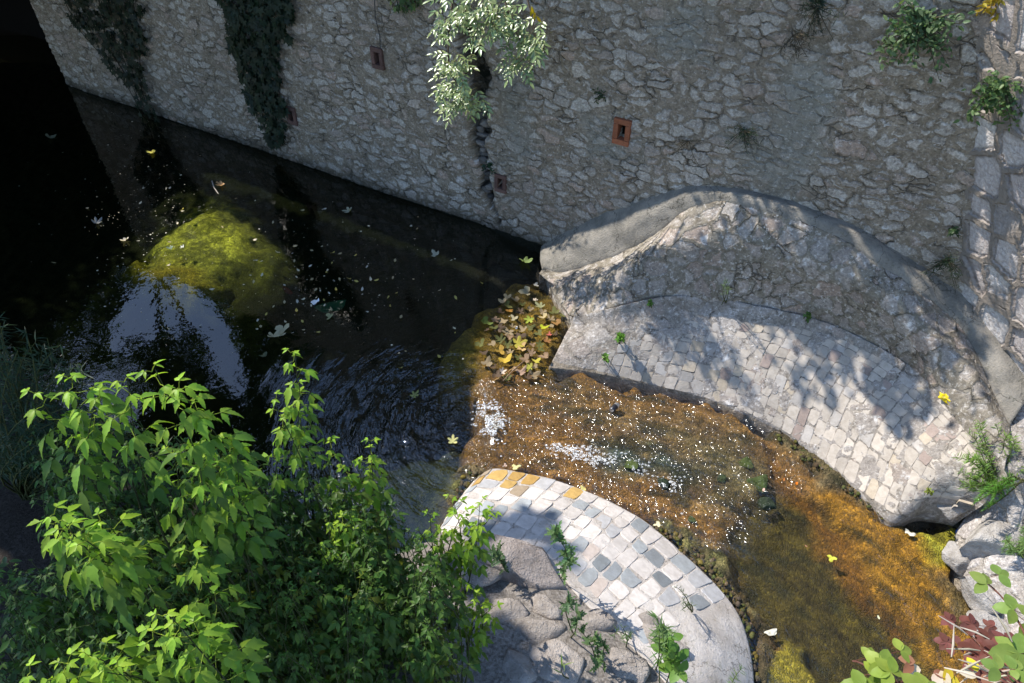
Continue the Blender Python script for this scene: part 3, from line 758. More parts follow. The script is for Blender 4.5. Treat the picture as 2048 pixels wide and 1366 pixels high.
zone([(960, 745), (1100, 738), (1260, 762), (1420, 800), (1570, 870), (1720, 980), (1650, 1080), (1500, 1180), (1300, 1060), (1160, 985), (1040, 960), (940, 975), (945, 860)], (.18, .095, .026), .035, 18, .5)
zone([(1080, 770), (1400, 830), (1560, 900), (1500, 960), (1300, 900), (1100, 830)], (.13, .085, .036), .03, 40, .6)
zone([(1180, 880), (1280, 890), (1400, 960), (1370, 990), (1230, 945)], (.05, .065, .05), .04, 25)
zone([(1330, 880), (1520, 930), (1560, 1020), (1420, 1000)], (.12, .10, .05), .035, 35)
zone([(1480, 1010), (1560, 980), (1660, 1010), (1800, 1180), (1900, 1400), (1620, 1460), (1520, 1240), (1440, 1100)], (.050, .040, .007), .16, 26, 0)
zone([(1640, 950), (1740, 1010), (1800, 1040), (1900, 1090), (1900, 1180), (1980, 1260), (2040, 1400), (1900, 1420), (1790, 1230), (1680, 1080)], (.24, .125, .014), .035, 18, 1.0)
zone([(1800, 1050), (1920, 1030), (1930, 1130), (1850, 1130)], (.20, .19, .02), .01, 20, 1.0)
zone([(1850, 1140), (1910, 1170), (1960, 1260), (1890, 1240)], (.10, .075, .035), .01, 20, .5)
zone([(1540, 880), (1600, 960), (1700, 1100), (1820, 1270), (1790, 1280), (1640, 1080), (1560, 960)], (.13, .06, .008), .12, 16, 0)
zone([(1370, 1080), (1430, 1100), (1530, 1260), (1600, 1366), (1660, 1460), (1500, 1460), (1500, 1300), (1440, 1180)], (.20, .105, .016), .05, 16, .8)
zone([(1510, 1260), (1600, 1290), (1650, 1460), (1500, 1460)], (.17, .145, .018), .03, 20, 1.0)
zone([(1420, 1130), (1500, 1220), (1560, 1300), (1530, 1310), (1470, 1230)], (.10, .05, .02), .08, 12, 0)
rub = np.zeros_like(Xg)
for poly in ([(1290, 1040), (1330, 1035), (1420, 1090), (1490, 1180), (1530, 1260), (1530, 1400), (1490, 1420), (1480, 1240), (1400, 1145)],
             [(1545, 845), (1590, 850), (1700, 930), (1800, 1020), (1790, 1050), (1720, 1010), (1640, 940), (1570, 890)],
             [(920, 930), (970, 920), (990, 940), (940, 990), (880, 1060), (870, 1040)]):
    w = ss(-10, 12, poly_sd(qx, qy, poly)); rub = np.maximum(rub, w)
bedc = bedc*(1-rub[..., None])+(np.array([.10, .075, .04])*(1+.5*nb1[..., None])+np.array([.04, .07, .0])*np.clip(nb2*2, 0, 1)[..., None])*rub[..., None]
_r = np.hypot(Xg-.9, Yg-1.0); _a = np.arctan2(Yg-1.0, Xg-.9)*3.2; _k = ss(-.3, .3, Xg)
strk = fbm(_a*2.2, _r*15, seed=33); strk2 = fbm(_a*9, _r*22, seed=36)
bedc = bedc*(1+_k*(1.5*(strk-.5)+1.3*(strk2-.5)))[..., None]
bedc = bedc*(1-_k*.75*ss(.56, .68, fbm(_a*4, _r*11, seed=44)))[..., None]+np.array([.02, .022, .008])*(_k*.75*ss(.56, .68, fbm(_a*4, _r*11, seed=44)))[..., None]
bedc = np.clip(bedc, .002, .9)
lump = fbm(Xg*9, Yg*9, seed=70); lump2 = fbm(Xg*20, Yg*20, seed=75)
depth = depth*(1-rub)+(.03-.10*(lump-.42)*1.6-.03*lump2)*rub
rapm = ss(-.35, .1, Xg)
bz = Wz-depth+(lump-.5)*(.05+.05*rapm)*ss(.0, .08, depth+.03)+(lump2-.5)*.02
# the last metre in front of the walls and beyond the banks: keep it under everything
F = orient(np.stack([Xg, Yg, bz], -1), grid_faces(*Xg.shape))
Pb = np.stack([Xg, Yg, bz], -1)
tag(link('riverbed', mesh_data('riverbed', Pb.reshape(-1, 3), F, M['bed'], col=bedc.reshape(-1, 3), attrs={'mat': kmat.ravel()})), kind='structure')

# water sheet
xs = np.arange(-11.5, 6.2, .03); ys = np.arange(.4, 14.5, .03)
Xg, Yg = np.meshgrid(xs, ys, indexing='ij'); Wz = zw(Xg)
pxb, pyb, _ = project(np.stack([Xg, Yg, Wz], -1))
nb1 = (fbm(Xg*3, Yg*3, seed=80)-.5)*2
qx, qy = pxb+25*nb1, pyb+25*nb1[::-1]
rap = ss(-25, 25, poly_sd(qx, qy, [(985, 745), (1110, 738), (1260, 762), (1420, 800), (1580, 880), (1640, 950), (1560, 1010), (1500, 1100), (1440, 1110), (1290, 1035), (1160, 975), (1040, 942), (950, 950), (960, 870)]))
rap = np.maximum(rap, .16*ss(0, .5, Xg-.3)); rap = np.maximum(rap, .5*ss(-10, 15, poly_sd(qx, qy, [(1650, 960), (1760, 1030), (1900, 1090), (2040, 1400), (1930, 1420), (1790, 1230)]))*vnoise(Xg*9, Yg*9, seed=5))
rap = np.maximum(rap, .4*ss(-10, 20, poly_sd(qx, qy, [(1370, 1090), (1440, 1110), (1600, 1366), (1500, 1400)])))
rip = ss(-90, 60, poly_sd(qx, qy, [(600, 770), (800, 735), (960, 760), (975, 860), (945, 960), (760, 1050), (600, 1000)]))*ss(.2, -.25, Xg)
rip = np.maximum(rip, .05*ss(-2, -1, Xg)*ss(.1, -.2, Xg))
# flow coordinates: rings around the fall in the pool, streamlines along the run
fx, fy = at_water(975, 855)[:2]
ang = np.arctan2(-(Yg-fy), -(Xg-fx)); rad = np.hypot(Xg-fx, Yg-fy)
c2 = np.array([.9, 1.0]); rr2 = np.hypot(Xg-c2[0], Yg-c2[1]); aa2 = np.arctan2(Yg-c2[1], Xg-c2[0])
inpool = (Xg < -.2)
flow = np.stack([np.where(inpool, ang*2.0, aa2*3.2), np.where(inpool, rad, rr2), 0*Xg], -1)
blend = 0
wz_ = Wz+rap*(fbm(flow[..., 0]*3.2, flow[..., 1]*9, seed=90)-.5)*.07+rap*(fbm(Xg*11, Yg*11, seed=95)-.5)*.035
wz_ = wz_+rip*.018*np.sin(rad*26+1.5*nb1*2+ang*2)*(.4+.6*vnoise(ang*5, rad*2, seed=8))
tint = np.tile(np.array([.40, .45, .30]), (*Xg.shape, 1))
k = ss(-50, 40, poly_sd(qx, qy, [(285, 470), (345, 390), (425, 372), (505, 420), (545, 470), (510, 525), (420, 560), (290, 560), (255, 510)]))[..., None]; tint = tint*(1-k)+np.array([.74, .78, .56])*k
k = ss(-1.2, -.1, Xg)[..., None]; tint = tint*(1-k)+np.array([.97, .94, .88])*k
me = mesh_data('water', np.stack([Xg, Yg, wz_], -1).reshape(-1, 3), orient(np.stack([Xg, Yg, wz_], -1), grid_faces(*Xg.shape)), M['water'], col=tint.reshape(-1, 3), attrs={'rip': rip.ravel(), 'rap': rap.ravel()})
a = me.attributes.new('flow', 'FLOAT_VECTOR', 'POINT'); a.data.foreach_set('vector', flow.reshape(-1, 3).astype(np.float32).ravel())
tag(link('water', me), kind='structure')

# foam
a = Acc()
def fleck(acc, p, r, col, flat=.45):
    n = 6; th = np.arange(n)*2*math.pi/n+random.uniform(0, 1); rr_ = r*np.array([random.uniform(.6, 1.25) for _ in range(n)])
    V = [[p[0]+rr_[i]*math.cos(th[i]), p[1]+rr_[i]*math.sin(th[i])*.8, p[2]-.004] for i in range(n)]+[[p[0], p[1], p[2]+r*flat]]
    acc.add(V, [[i, (i+1) % n, n] for i in range(n)], col)
for k in range(1900):
    r = random.random()
    if r < .38:
        t = random.random(); x = 983+random.gauss(0, 14); y = 838+random.gauss(0, 20)+(x-975)*.25
        if vnoise(np.array([x*.08]), np.array([y*.08]), seed=3)[0] < .38: continue
        sz = random.uniform(.006, .020)
    else:
        t = random.betavariate(1.1, 1.4); x = 1005+t*370; y = 852+t*118+random.gauss(0, 4+16*t)
        c = vnoise(np.array([x*.028]), np.array([y*.05]), seed=77)[0]
        if random.random() > (c*1.9-.55): continue
        sz = random.uniform(.006, .020)
    p = at_water(x, y, .015); fleck(a, p, sz, (.8, .82, .84))
tag(a.build('foam', M['foam']), 'white foam splashing over the small fall and down the stream', 'foam', kind='stuff')
# pale specks drifting on the pool
a = Acc()
for k in range(560):
    r = random.random()
    if r < .55: x, y = random.gauss(290, 60), random.gauss(430, 110)
    elif r < .8: x, y = random.gauss(660, 110), random.gauss(560, 70)
    else: x, y = random.uniform(50, 1050), random.uniform(250, 760)
    p = at_z(x, y, .006)
    if (p[:2]-W0)@WN < .2 or y > 800: continue
    fleck(a, p, random.uniform(.002, .0075) if random.random() < .93 else random.uniform(.01, .018), np.array([.5, .46, .34])*random.uniform(.5, 1.5), .1)
tag(a.build('floating_specks', M['fleck']), 'tiny pale specks drifting over the dark pool', 'specks', kind='stuff')
#__PART2__
# ------------------------------------------------------------------ plants and loose things
def on_off(px, py, off):
    """point seen at a pixel that hangs a distance off the front wall"""
    r = ray(px, py); n = WN3; p0 = np.array([W0[0], W0[1], 0])+n*off-np.array([0, 0, CAM_Z])
    return np.array([0, 0, CAM_Z])+r*(p0@n)/(r@n)
def rnd(a, b): return random.uniform(a, b)
def jit(c, k=.15):
    return np.clip(np.array(c)*rnd(1-k, 1+k)*np.array([rnd(1-k*.5, 1+k*.5), 1, rnd(1-k*.5, 1+k*.5)]), 0, 1)
def comp_leaf(AL, AS, p, h, sc, col, kind, up=.15, droop=.35):
    """compound leaf: stalk plus leaflets; h is its horizontal heading"""
    d = unit(np.array([h[0], h[1], up])); L = sc*.75
    e = p+d*L; 
    if AS is not None: tube(AS, [p, p+d*L*.5+[0, 0, .004], e], [.0022, .0018, .0014], col*np.array([.9, .75, .8]), 3)
    side = unit(np.cross(d, ZA)); tv, tf = kind[random.randrange(len(kind))]
    n = unit(ZA*.9+np.array([rnd(-.4, .4), rnd(-.4, .4), 0])+d*.25)
    dd = unit(d*[1, 1, .2]+np.array([0, 0, -droop*rnd(.3, 1.6)]))
    stamp(AL, tv, tf, e, dd, n, sc*rnd(.95, 1.15), jit(col, .25))
    for sgn in (-1, 1):
        tv, tf = kind[random.randrange(len(kind))]
        l = unit(d*.55*[1, 1, .2]+side*sgn*.85+np.array([0, 0, -droop*rnd(.5, 1.6)]))
        stamp(AL, tv, tf, e-d*sc*.08, l, unit(n+side*sgn*.25), sc*rnd(.6, 1.0), jit(col, .25))
        if sc > .07 and random.random() < .35:
            stamp(AL, tv, tf, e-d*sc*.5, l, unit(n+side*sgn*.3), sc*rnd(.5, .7), jit(col, .12))
def shoot(AL, AS, base, tip, nodes, leaf, top, low, span=.75, kind=(LF_BOX, LF_BOX, LF_BOX2), thick=.006):
    b = np.array(base); t = np.array(tip); L = np.linalg.norm(t-b)
    pts = curve(b, t, [rnd(-.08, .08)*L, rnd(-.08, .08)*L, .03*L], 9)
    tube(AS, pts, np.linspace(thick+.0015*L, .0018, 9), np.array([.05, .06, .025]), 5)
    ph = rnd(0, 6.28); ts = np.linspace(1, max(0.05, 1-span/max(L, .2)), nodes)
    for k, tt in enumerate(ts):
        i = min(int(tt*8), 7); p = pts[i]+(pts[i+1]-pts[i])*(tt*8-i)+np.array([rnd(-.02, .02), rnd(-.02, .02), 0])
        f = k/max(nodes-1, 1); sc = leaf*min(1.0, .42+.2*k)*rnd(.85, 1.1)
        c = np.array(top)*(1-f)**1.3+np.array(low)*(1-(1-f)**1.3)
        for q in (0, 1):
            a = ph+k*1.57+q*math.pi+rnd(-.3, .3)
            comp_leaf(AL, AS, p, (math.cos(a), math.sin(a)), sc, c, kind, up=.75-.6*min(1, k/2.5), droop=.15+.22*min(3, k))
TOP = (.27, .42, .035); LOW = (.075, .15, .025); DEEP = (.048, .088, .022)  # young tips yellower; lower leaves darkened in colour for the thicket's inner shade

# box elder saplings: bright shoot tips are listed as photo pixel and distance
bush = [
    ('box_elder', 'bright leafy box elder sapling leftmost above the dark feathery shrub', (-2.6, 2.35), [(140, 758, 3.0), (75, 790, 3.1), (190, 800, 3.0)]),
    ('box_elder', 'tall box elder sapling whose crown stands against the sky reflection', (-1.75, 2.1), [(310, 738, 2.8), (355, 775, 2.8), (255, 760, 2.9)]),
    ('box_elder', 'yellow green box elder sapling with a slender raised shoot beside the ripples', (-1.35, 2.5), [(590, 702, 3.9), (600, 765, 3.9), (545, 800, 3.8), (575, 830, 3.9)]),
    ('box_elder', 'brightest box elder sapling in the middle of the thicket', (-1.25, 2.0), [(430, 880, 3.1), (475, 910, 3.2), (400, 930, 3.0), (455, 960, 3.1), (345, 900, 3.2)]),
    ('box_elder', 'box elder sapling on the left with broad glossy hanging leaves', (-2.0, 1.6), [(130, 1050, 2.7), (95, 1035, 2.8), (170, 1080, 2.7), (210, 1040, 3.0)]),
    ('box_elder', 'front box elder sapling with large leaves low in the thicket', (-1.25, 1.35), [(335, 1225, 2.65), (370, 1250, 2.75), (300, 1270, 2.7), (375, 1110, 3.0)]),
    ('box_elder', 'lone lit box elder tip near the right side of the thicket', (-.75, 2.35), [(690, 1040, 4.0), (715, 1065, 4.1), (665, 1030, 4.1), (660, 1100, 4.0)]),
    ('box_elder', 'box elder sapling stretching a leafy branch over the near cobbles', (-.45, 2.3), [(960, 1005, 4.5), (925, 1030, 4.5), (905, 1000, 4.6), (860, 1030, 4.5), (985, 1030, 4.5), (880, 1060, 4.5)]),
    ('box_elder', 'small box elder shoot hanging above the gravel beside the boulder', (-.3, 2.1), [(955, 1200, 4.6), (985, 1215, 4.6), (930, 1170, 4.7)]),
    ('box_elder', 'low box elder sapling cut off at the lower left corner', (-1.9, 1.1), [(130, 1330, 2.7), (180, 1310, 2.8), (60, 1350, 2.8), (215, 1345, 2.8)]),
    ('box_elder', 'slim box elder sapling with small leaves standing over the rippled water', (-1.05, 2.7), [(740, 885, 4.3), (700, 930, 4.3), (735, 920, 4.4), (660, 880, 4.2)]),
]
LIT = []
bush_tips = []
low_poly = [(40, 850), (240, 880), (330, 860), (520, 900), (640, 960), (760, 960), (800, 1030), (870, 1080), (870, 1200), (840, 1390), (-20, 1390), (-20, 1150), (100, 1110)]
lows = []
P_ = np.array(low_poly)
while len(lows) < 780:
    x, y = rnd(-20, 900), rnd(840, 1390)
    if poly_sd(np.array([x]), np.array([y]), low_poly)[0] < 0: continue
    f = ss(0, 900, x); d = rnd(3.5, 5.6)
    p = at_depth(x, y, d)
    if p[2] < .75 or p[2] > 2.75: continue
    lows.append(p)
bases = [np.array([b[2][0], b[2][1], .55]) for b in bush]
own = [int(np.argmin([np.linalg.norm((p-b)[:2]) for b in bases])) for p in lows]
for bi, (nm, lab, (bx, by), tips) in enumerate(bush):
    base = bases[bi]; T0 = empty(nm, base, lab, 'sapling', 'box elder saplings on the near bank')
    AL, AS = Acc(), Acc()
    for k, (x, y, d) in enumerate(tips):
        tip = at_depth(x, y, d); LIT.append((tip-np.array([0, 0, .06]), .22 if bi in (2, 3, 6, 7, 8, 10) else .14)) if k < 3 else None
        b = base+np.array([rnd(-.12, .12), rnd(-.12, .12), 0])
        side = bi in (7, 8)
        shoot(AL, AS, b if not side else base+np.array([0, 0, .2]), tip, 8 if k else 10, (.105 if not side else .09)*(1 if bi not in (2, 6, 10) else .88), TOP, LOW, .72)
    for p, o_ in zip(lows, own):
        if o_ != bi: continue
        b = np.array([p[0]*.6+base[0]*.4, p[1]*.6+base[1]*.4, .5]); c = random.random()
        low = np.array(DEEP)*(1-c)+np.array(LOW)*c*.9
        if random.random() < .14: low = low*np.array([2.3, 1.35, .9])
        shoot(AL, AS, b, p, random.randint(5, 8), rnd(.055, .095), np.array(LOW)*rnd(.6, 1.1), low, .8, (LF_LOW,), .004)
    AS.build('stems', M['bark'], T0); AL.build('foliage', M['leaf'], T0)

def tufts(name, lab, cat, base, tips, nl, leaf, col, mat, tpl, span=.6, group=None, wild=.5, part='leaves', stemc=(.08, .09, .03), rad=.004, up=.3):
    T0 = empty(name, base, lab, cat, group); AL, AS = Acc(), Acc()
    for t in tips:
        t = np.array(t); b = np.array(base)+np.array([rnd(-.04, .04), rnd(-.04, .04), 0]); L = np.linalg.norm(t-b)
        pts = curve(b, t, [rnd(-.1, .1)*L, rnd(-.1, .1)*L, .08*L], 7); tube(AS, pts, np.linspace(rad*2, rad*.5, 7), stemc, 4)
        for k in range(nl):
            tt = 1-rnd(0, span)*((k+.5)/nl)**.3 if k else 1.0
            i = min(int(tt*6), 5); p = pts[i]+(pts[i+1]-pts[i])*(tt*6-i); sd = unit(pts[i+1]-pts[i]); a = rnd(0, 6.28)
            q = unit(np.cross(sd, [math.cos(a), math.sin(a), .3])); d = unit(q+sd*rnd(0, .9)+ZA*rnd(-wild, up))
            stamp(AL, tpl[0], tpl[1], p, d, unit(ZA+q*.3+np.array([rnd(-.5, .5), rnd(-.5, .5), 0])), leaf*rnd(.6, 1.15), jit(col, .25))
    AS.build('stems', M['bark'], T0); AL.build(part, mat, T0); return T0
def tips_in(poly, n, dlo, dhi):
    r = []; P = np.array(poly)
    while len(r) < n:
        x, y = rnd(P[:, 0].min(), P[:, 0].max()), rnd(P[:, 1].min(), P[:, 1].max())
        if poly_sd(np.array([x]), np.array([y]), poly)[0] > 0: r.append(at_depth(x, y, rnd(dlo, dhi)))
    return r
# dark feathery shrub on the left bank
tufts('feathery_shrub', 'dark feathery shrub in deep shade at the left edge of the pool', 'shrub', (-4.2, 3.6, .5),
      tips_in([(-60, 610), (50, 640), (140, 700), (230, 770), (270, 850), (420, 900), (330, 980), (120, 930), (-60, 900)], 110, 5.0, 6.2), 46, .10, (.035, .065, .03), M['leaf'], LF_NARROW, .75, rad=.005)
tufts('bindweed_patch', 'dim ground creeper with small leaves below the left saplings', 'creeper', (-2.6, 1.6, .5),
      tips_in([(-40, 1090), (120, 1130), (260, 1180), (260, 1366), (-40, 1366)], 60, 4.0, 4.8), 14, .07, (.06, .11, .035), M['leaf'], LF_SIMPLE, .8)

# ivy curtains on the wall
def ivy(lab, poly, n, col, size, seed, name='ivy', off=(.03, .16), lit=0):
    T0 = empty(name, on_off(*poly[len(poly)//2], .05), lab, 'ivy'); AL, AS = Acc(), Acc(); P = np.array(poly); k = 0
    while k < n:
        x, y = rnd(P[:, 0].min(), P[:, 0].max()), rnd(P[:, 1].min(), P[:, 1].max())
        w = 14*(vnoise(np.array([x*.05]), np.array([y*.05]), seed=seed)[0]-.5)*2
        if poly_sd(np.array([x+w]), np.array([y+w]), poly)[0] < 0: continue
        p = on_off(x, y, rnd(*off)); k += 1
        if p[2] > Z_TOP+.3: continue
        d = unit(-ZA+WA3*rnd(-.7, .7)+WN3*rnd(0, .4)); nn = unit(WN3+ZA*rnd(.1, .9)+WA3*rnd(-.5, .5))
        stamp(AL, *LF_IVY, p, d, nn, size*rnd(.5, 1.1), jit(col, .35))
    for q in range(5):
        y0, y1 = P[:, 1].min(), P[:, 1].max(); pts = []
        for t in np.linspace(0, 1, 8):
            y = y0+(y1-y0)*t; xs_ = [x for x in np.linspace(P[:, 0].min(), P[:, 0].max(), 40) if poly_sd(np.array([x]), np.array([y]), poly)[0] > 0]
            if xs_: pts.append(on_off(xs_[int((len(xs_)-1)*((q*.23+.1*t) % 1))], y, .03))
        if len(pts) > 2: tube(AS, pts, .006, (.07, .055, .035), 4)
    AS.build('stems', M['bark'], T0); AL.build('leaves', M['leaf'], T0)
ivy('dark ivy curtain at the far left trailing down to the water', [(100, -90), (270, -90), (290, 60), (282, 140), (318, 240), (304, 268), (284, 230), (256, 168), (232, 162), (190, 95), (140, 40)], 950, (.015, .028, .016), .085, 3)
ivy('dark ivy curtain tapering down the middle of the wall', [(430, -90), (575, -90), (588, 45), (562, 90), (548, 150), (572, 240), (556, 286), (530, 292), (514, 250), (488, 170), (455, 80)], 1150, (.017, .033, .019), .095, 4)
ivy('small ivy clump hanging into the top edge left of the hanging branch', [(765, -60), (850, -60), (835, 12), (800, 26), (775, 8)], 130, (.05, .09, .035), .06, 5)
for sx, sy in ((115, 6), (130, 25), (150, 48), (165, 52), (198, 110), (212, 140), (228, 150), (205, 122)): LIT.append((on_off(sx, sy, .12), .07))

# branch hanging down from the wall top
rp = {'a': [(925, -120), (908, -20), (898, 60), (896, 110), (902, 150), (925, 180), (940, 205)], 'b': [(1000, -120), (1005, -20), (1020, 40), (1040, 80), (1052, 120)],
      'c': [(960, -120), (955, -30), (975, 20), (985, 50), (975, 70)], 'd': [(1040, -120), (1050, -20), (1066, 40), (1072, 90)]}
rb = on_off(965, -120, .25)
T0 = empty('hanging_branch', rb, 'sunlit leafy branch with pale glossy leaflets hanging down the wall crack', 'branch'); AL, AS = Acc(), Acc()
clus = [(900, 20, 30, 30), (895, 45, 30, 28), (925, 10, 26, 22), (960, 5, 30, 18), (1000, 20, 34, 26), (985, 40, 30, 22), (1030, 30, 34, 28), (1060, 60, 28, 26), (1050, 90, 34, 26), (1075, 90, 24, 22),
        (1045, 130, 20, 14), (975, 65, 24, 16), (890, 108, 22, 20), (925, 120, 18, 18), (905, 150, 22, 16), (890, 172, 20, 12), (930, 175, 26, 16), (945, 195, 24, 18), (920, 205, 20, 12), (1010, -30, 60, 30), (920, -40, 40, 30)]
for k, pl in rp.items():
    pts = np.array([on_off(x, y, .25+.35*min(1, i/2)) for i, (x, y) in enumerate(pl)]); tube(AS, pts, np.linspace(.014, .004, len(pts)), (.13, .09, .06), 5)
for (cx, cyy, wx, wy) in clus:
    for q in range(8):
        x, y = cx+rnd(-wx, wx), cyy+rnd(-wy, wy); p = on_off(x, y, .6+rnd(-.22, .22)); LIT.append((p, .12)) if q < 2 and y > -10 else None
        h = unit(WN3*rnd(.1, 1)+WA3*rnd(-1, 1)+ZA*rnd(-.9, .1)); tube(AS, [p-h*.05, p+h*.16], [.003, .0015], (.16, .15, .07), 3)
        sd = unit(np.cross(h, unit(ZA+WN3*.3))); n = unit(np.cross(sd, h)); n = n if n[2] > 0 else -n
        for i in range(3):
            for sg in (-1, 1):
                stamp(AL, *LF_LANCE, p+h*(.02+.05*i), unit(h*.75+sd*sg*.8+ZA*rnd(-.3, .2)), unit(n+np.array([rnd(-.4, .4) for _ in range(3)])), .085*rnd(.75, 1.1), jit((.22, .28, .11), .2))
        stamp(AL, *LF_LANCE, p+h*.16, h, n, .09, jit((.22, .28, .11), .2))
AS.build('stems', M['bark'], T0); AL.build('foliage', M['leaf_gloss'], T0)
a = Acc(); p = on_off(1068, 12, .6)
for k in range(4): stamp(a, *LF_LANCE, p+np.array([rnd(-.03, .03), 0, -.03*k]), unit(-ZA+WA3*rnd(-1, 1)), unit(WN3+ZA*.5), .09, jit((.5, .36, .02)))
o = a.build('yellow_leaves', M['leaf'], T0)

# plants rooted in the walls
def wall_plant(px, py, r, n, leaf, col, lab, tpl=LF_SIMPLE, hang=.4, lit=False, cat='plant', name='wall_plant', mat='leaf'):
    c = on_any_wall(px, py, .02); p0 = on_any_wall(px, py-r*.3, 0); d = np.linalg.norm(c-np.array([0, 0, CAM_Z])); R_ = r/FPX*d*1.05
    T0 = empty(name, p0, lab, cat, 'plants rooted in the wall'); AL, AS = Acc(), Acc()
    for k in range(max(5, n//14)):
        e = c+WA3*rnd(-1, 1)*R_*.9+ZA*rnd(-1, .9)*R_*.9+WN3*rnd(.05, .6)*R_
        pts = curve(p0, e, WN3*R_*.25+ZA*.1*R_, 6); tube(AS, pts, np.linspace(.005, .002, 6), (.09, .075, .05), 4)
        for q in range(14):
            t = rnd(.25, 1); i = min(int(t*5), 4); p = pts[i]+(pts[i+1]-pts[i])*(t*5-i)+np.array([rnd(-1, 1) for _ in range(3)])*R_*.14
            stamp(AL, tpl[0], tpl[1], p, unit(np.array([rnd(-1, 1), rnd(-1, .4), rnd(-hang-.5, .6)])), unit(ZA*.7+WN3*.6+np.array([rnd(-.6, .6) for _ in range(3)])), leaf*rnd(.6, 1.2), jit(col, .3))
    AS.build('stems', M['bark'], T0); AL.build('leaves', M[mat], T0)
wall_plant(1843, 62, 62, 620, .058, (.10, .16, .07), 'rounded green bush growing high on the wall near the top right')
wall_plant(2003, 185, 50, 420, .055, (.12, .19, .07), 'leafy green bush on the wall at the right edge')
wall_plant(1635, 30, 48, 260, .055, (.035, .05, .03), 'dark scraggly plant on the wall at the top between the two right bushes', LF_NARROW, .8)
wall_plant(1590, 78, 34, 160, .055, (.045, .04, .03), 'dead brown twiggy plant clinging beside the dark scraggly one', LF_NARROW, .9, mat='dead')
wall_plant(1488, 270, 36, 240, .05, (.03, .055, .028), 'dark green tuft on the wall above the middle of the buttress', LF_NARROW, .5)
wall_plant(1378, 292, 34, 110, .05, (.05, .045, .03), 'sparse brown wisp on the wall right of the orange weep hole', LF_NARROW, .6, mat='dead')
wall_plant(980, 330, 13, 60, .045, (.03, .07, .04), 'small fern at the foot of the wall crack', LF_LANCE)
wall_plant(1203, 190, 15, 50, .04, (.05, .075, .035), 'tiny tuft on the wall up and left of the orange weep hole', LF_LANCE)
wall_plant(1895, 528, 44, 260, .055, (.035, .06, .028), 'dark weeds growing behind the right end of the buttress rim', LF_NARROW, .4)
wall_plant(1905, 455, 14, 60, .04, (.06, .10, .04), 'little green tuft in the corner above the buttress rim')
wall_plant(1990, 8, 22, 60, .06, (.40, .28, .03), 'yellowing tuft at the very top right of the wall', LF_LANCE)
wall_plant(1640, -4, 12, 40, .05, (.03, .05, .03), 'dark leaf sprig poking down from the top edge of the wall', LF_LANCE)

# ground weeds
def surf(G, px, py):
    """point of a lofted ground grid seen at a pixel"""
    x, y, _ = project(G); k = np.argmin((x-px)**2+(y-py)**2); return G.reshape(-1, 3)[k]
def weed(px, py, tpx, tpy, G, nst, nl, leaf, col, lab, tpl=LF_LANCE, spread=.08, name='weed', cat='weed', wild=.3, mat='leaf', group='weeds on the stones', h=None, span=.85, up=.3):
    b = surf(G, px, py) if G is not None else px
    # height of the tip from where it appears above its root
    q = np.array([0, 0, CAM_Z]); r = ray(tpx, tpy); t = b[1]/r[1]*.98; tip = q+r*t
    if h is not None: tip = b+np.array([0, 0, h])
    tips = [tip+(np.array([rnd(-1, 1), rnd(-1, 1), rnd(-1.2, 0)*.8])*spread if k else 0) for k in range(nst)]
    return tufts(name, lab, cat, b, tips, nl, leaf, col, M[mat], tpl, span, group, wild, rad=.003, up=up)
THI = strip_leaf([0, .12, .2, .34, .42, .56, .64, .8, 1.0], [.03, .16, .06, .24, .07, .2, .05, .1, 0], .35, .2)
weed(1108, 1172, 1105, 1062, Gl, 1, 44, .11, (.11, .19, .075), 'tall spiny sow thistle standing at the edge of the near cobbles', THI, name='thistle', cat='thistle', span=.9)
weed(1010, 1150, 985, 1105, Gk, 2, 22, .08, (.07, .12, .05), 'small dark thistle growing over the big pale boulder', THI, .05, 'thistle', 'thistle')
weed(1150, 1270, 1140, 1205, Gk, 2, 20, .075, (.09, .15, .06), 'grey green thistle with dry stems below the tall one', THI, .08, 'thistle', 'thistle')
weed(1195, 1330, 1178, 1285, Gk, 4, 12, .075, (.10, .17, .06), 'low leafy weed at the bottom centre beside the rubble', THI, .14)
weed(1255, 1290, 1245, 1255, Gk, 3, 14, .06, (.10, .16, .06), 'short bristly weed between the stones right of the grey thistle', LF_NARROW, .07)
weed(1312, 1335, 1316, 1235, Gk, 2, 50, .09, (.13, .21, .07), 'upright horseweed with narrow leaves at the bottom of the near cobbles', LF_NARROW, .05, name='horseweed', cat='weed')
weed(1330, 1366, 1330, 1330, Gk, 5, 9, .10, (.12, .22, .04), 'broad leaved bramble shoot at the bottom edge below the horseweed', LF_OVAL, .18, 'bramble_shoot', 'bramble', h=.55)
weed(1450, 1400, 1440, 1320, Gl, 6, 34, .06, (.16, .22, .10), 'wispy feathery weed at the bottom edge on the pale concrete', LF_NARROW, .20, h=.35)
weed(1378, 1228, 1365, 1195, Gl, 3, 22, .045, (.09, .13, .05), 'small dark sprig on the lowest cobbles beside the gravel', LF_NARROW, .09)
weed(1127, 1366, 1127, 1325, Gk, 1, 5, .09, (.20, .28, .06), 'single thin grass blade at the bottom centre', LF_NARROW, .03, 'grass_blade', 'grass')
weed(1243, 684, 1243, 672, Gr, 5, 12, .05, (.12, .26, .04), 'bright green tuft on the left end of the far cobbled slope', LF_OVAL, .07)
weed(1212, 722, 1212, 712, Gr, 4, 9, .04, (.13, .26, .04), 'tiny lime green tuft near the water on the far slope', LF_OVAL, .05)
weed(1302, 612, 1302, 604, Gr, 3, 9, .04, (.09, .18, .04), 'tiny green tuft at the foot of the buttress on its left', LF_OVAL, .04)
weed(1447, 606, 1450, 560, Gr, 3, 20, .05, (.10, .17, .06), 'slender green weed at the middle of the buttress foot', LF_NARROW, .06)
weed(1613, 640, 1613, 630, Gr, 3, 10, .045, (.08, .15, .04), 'small dark green tuft at the right of the buttress foot', LF_OVAL, .05)
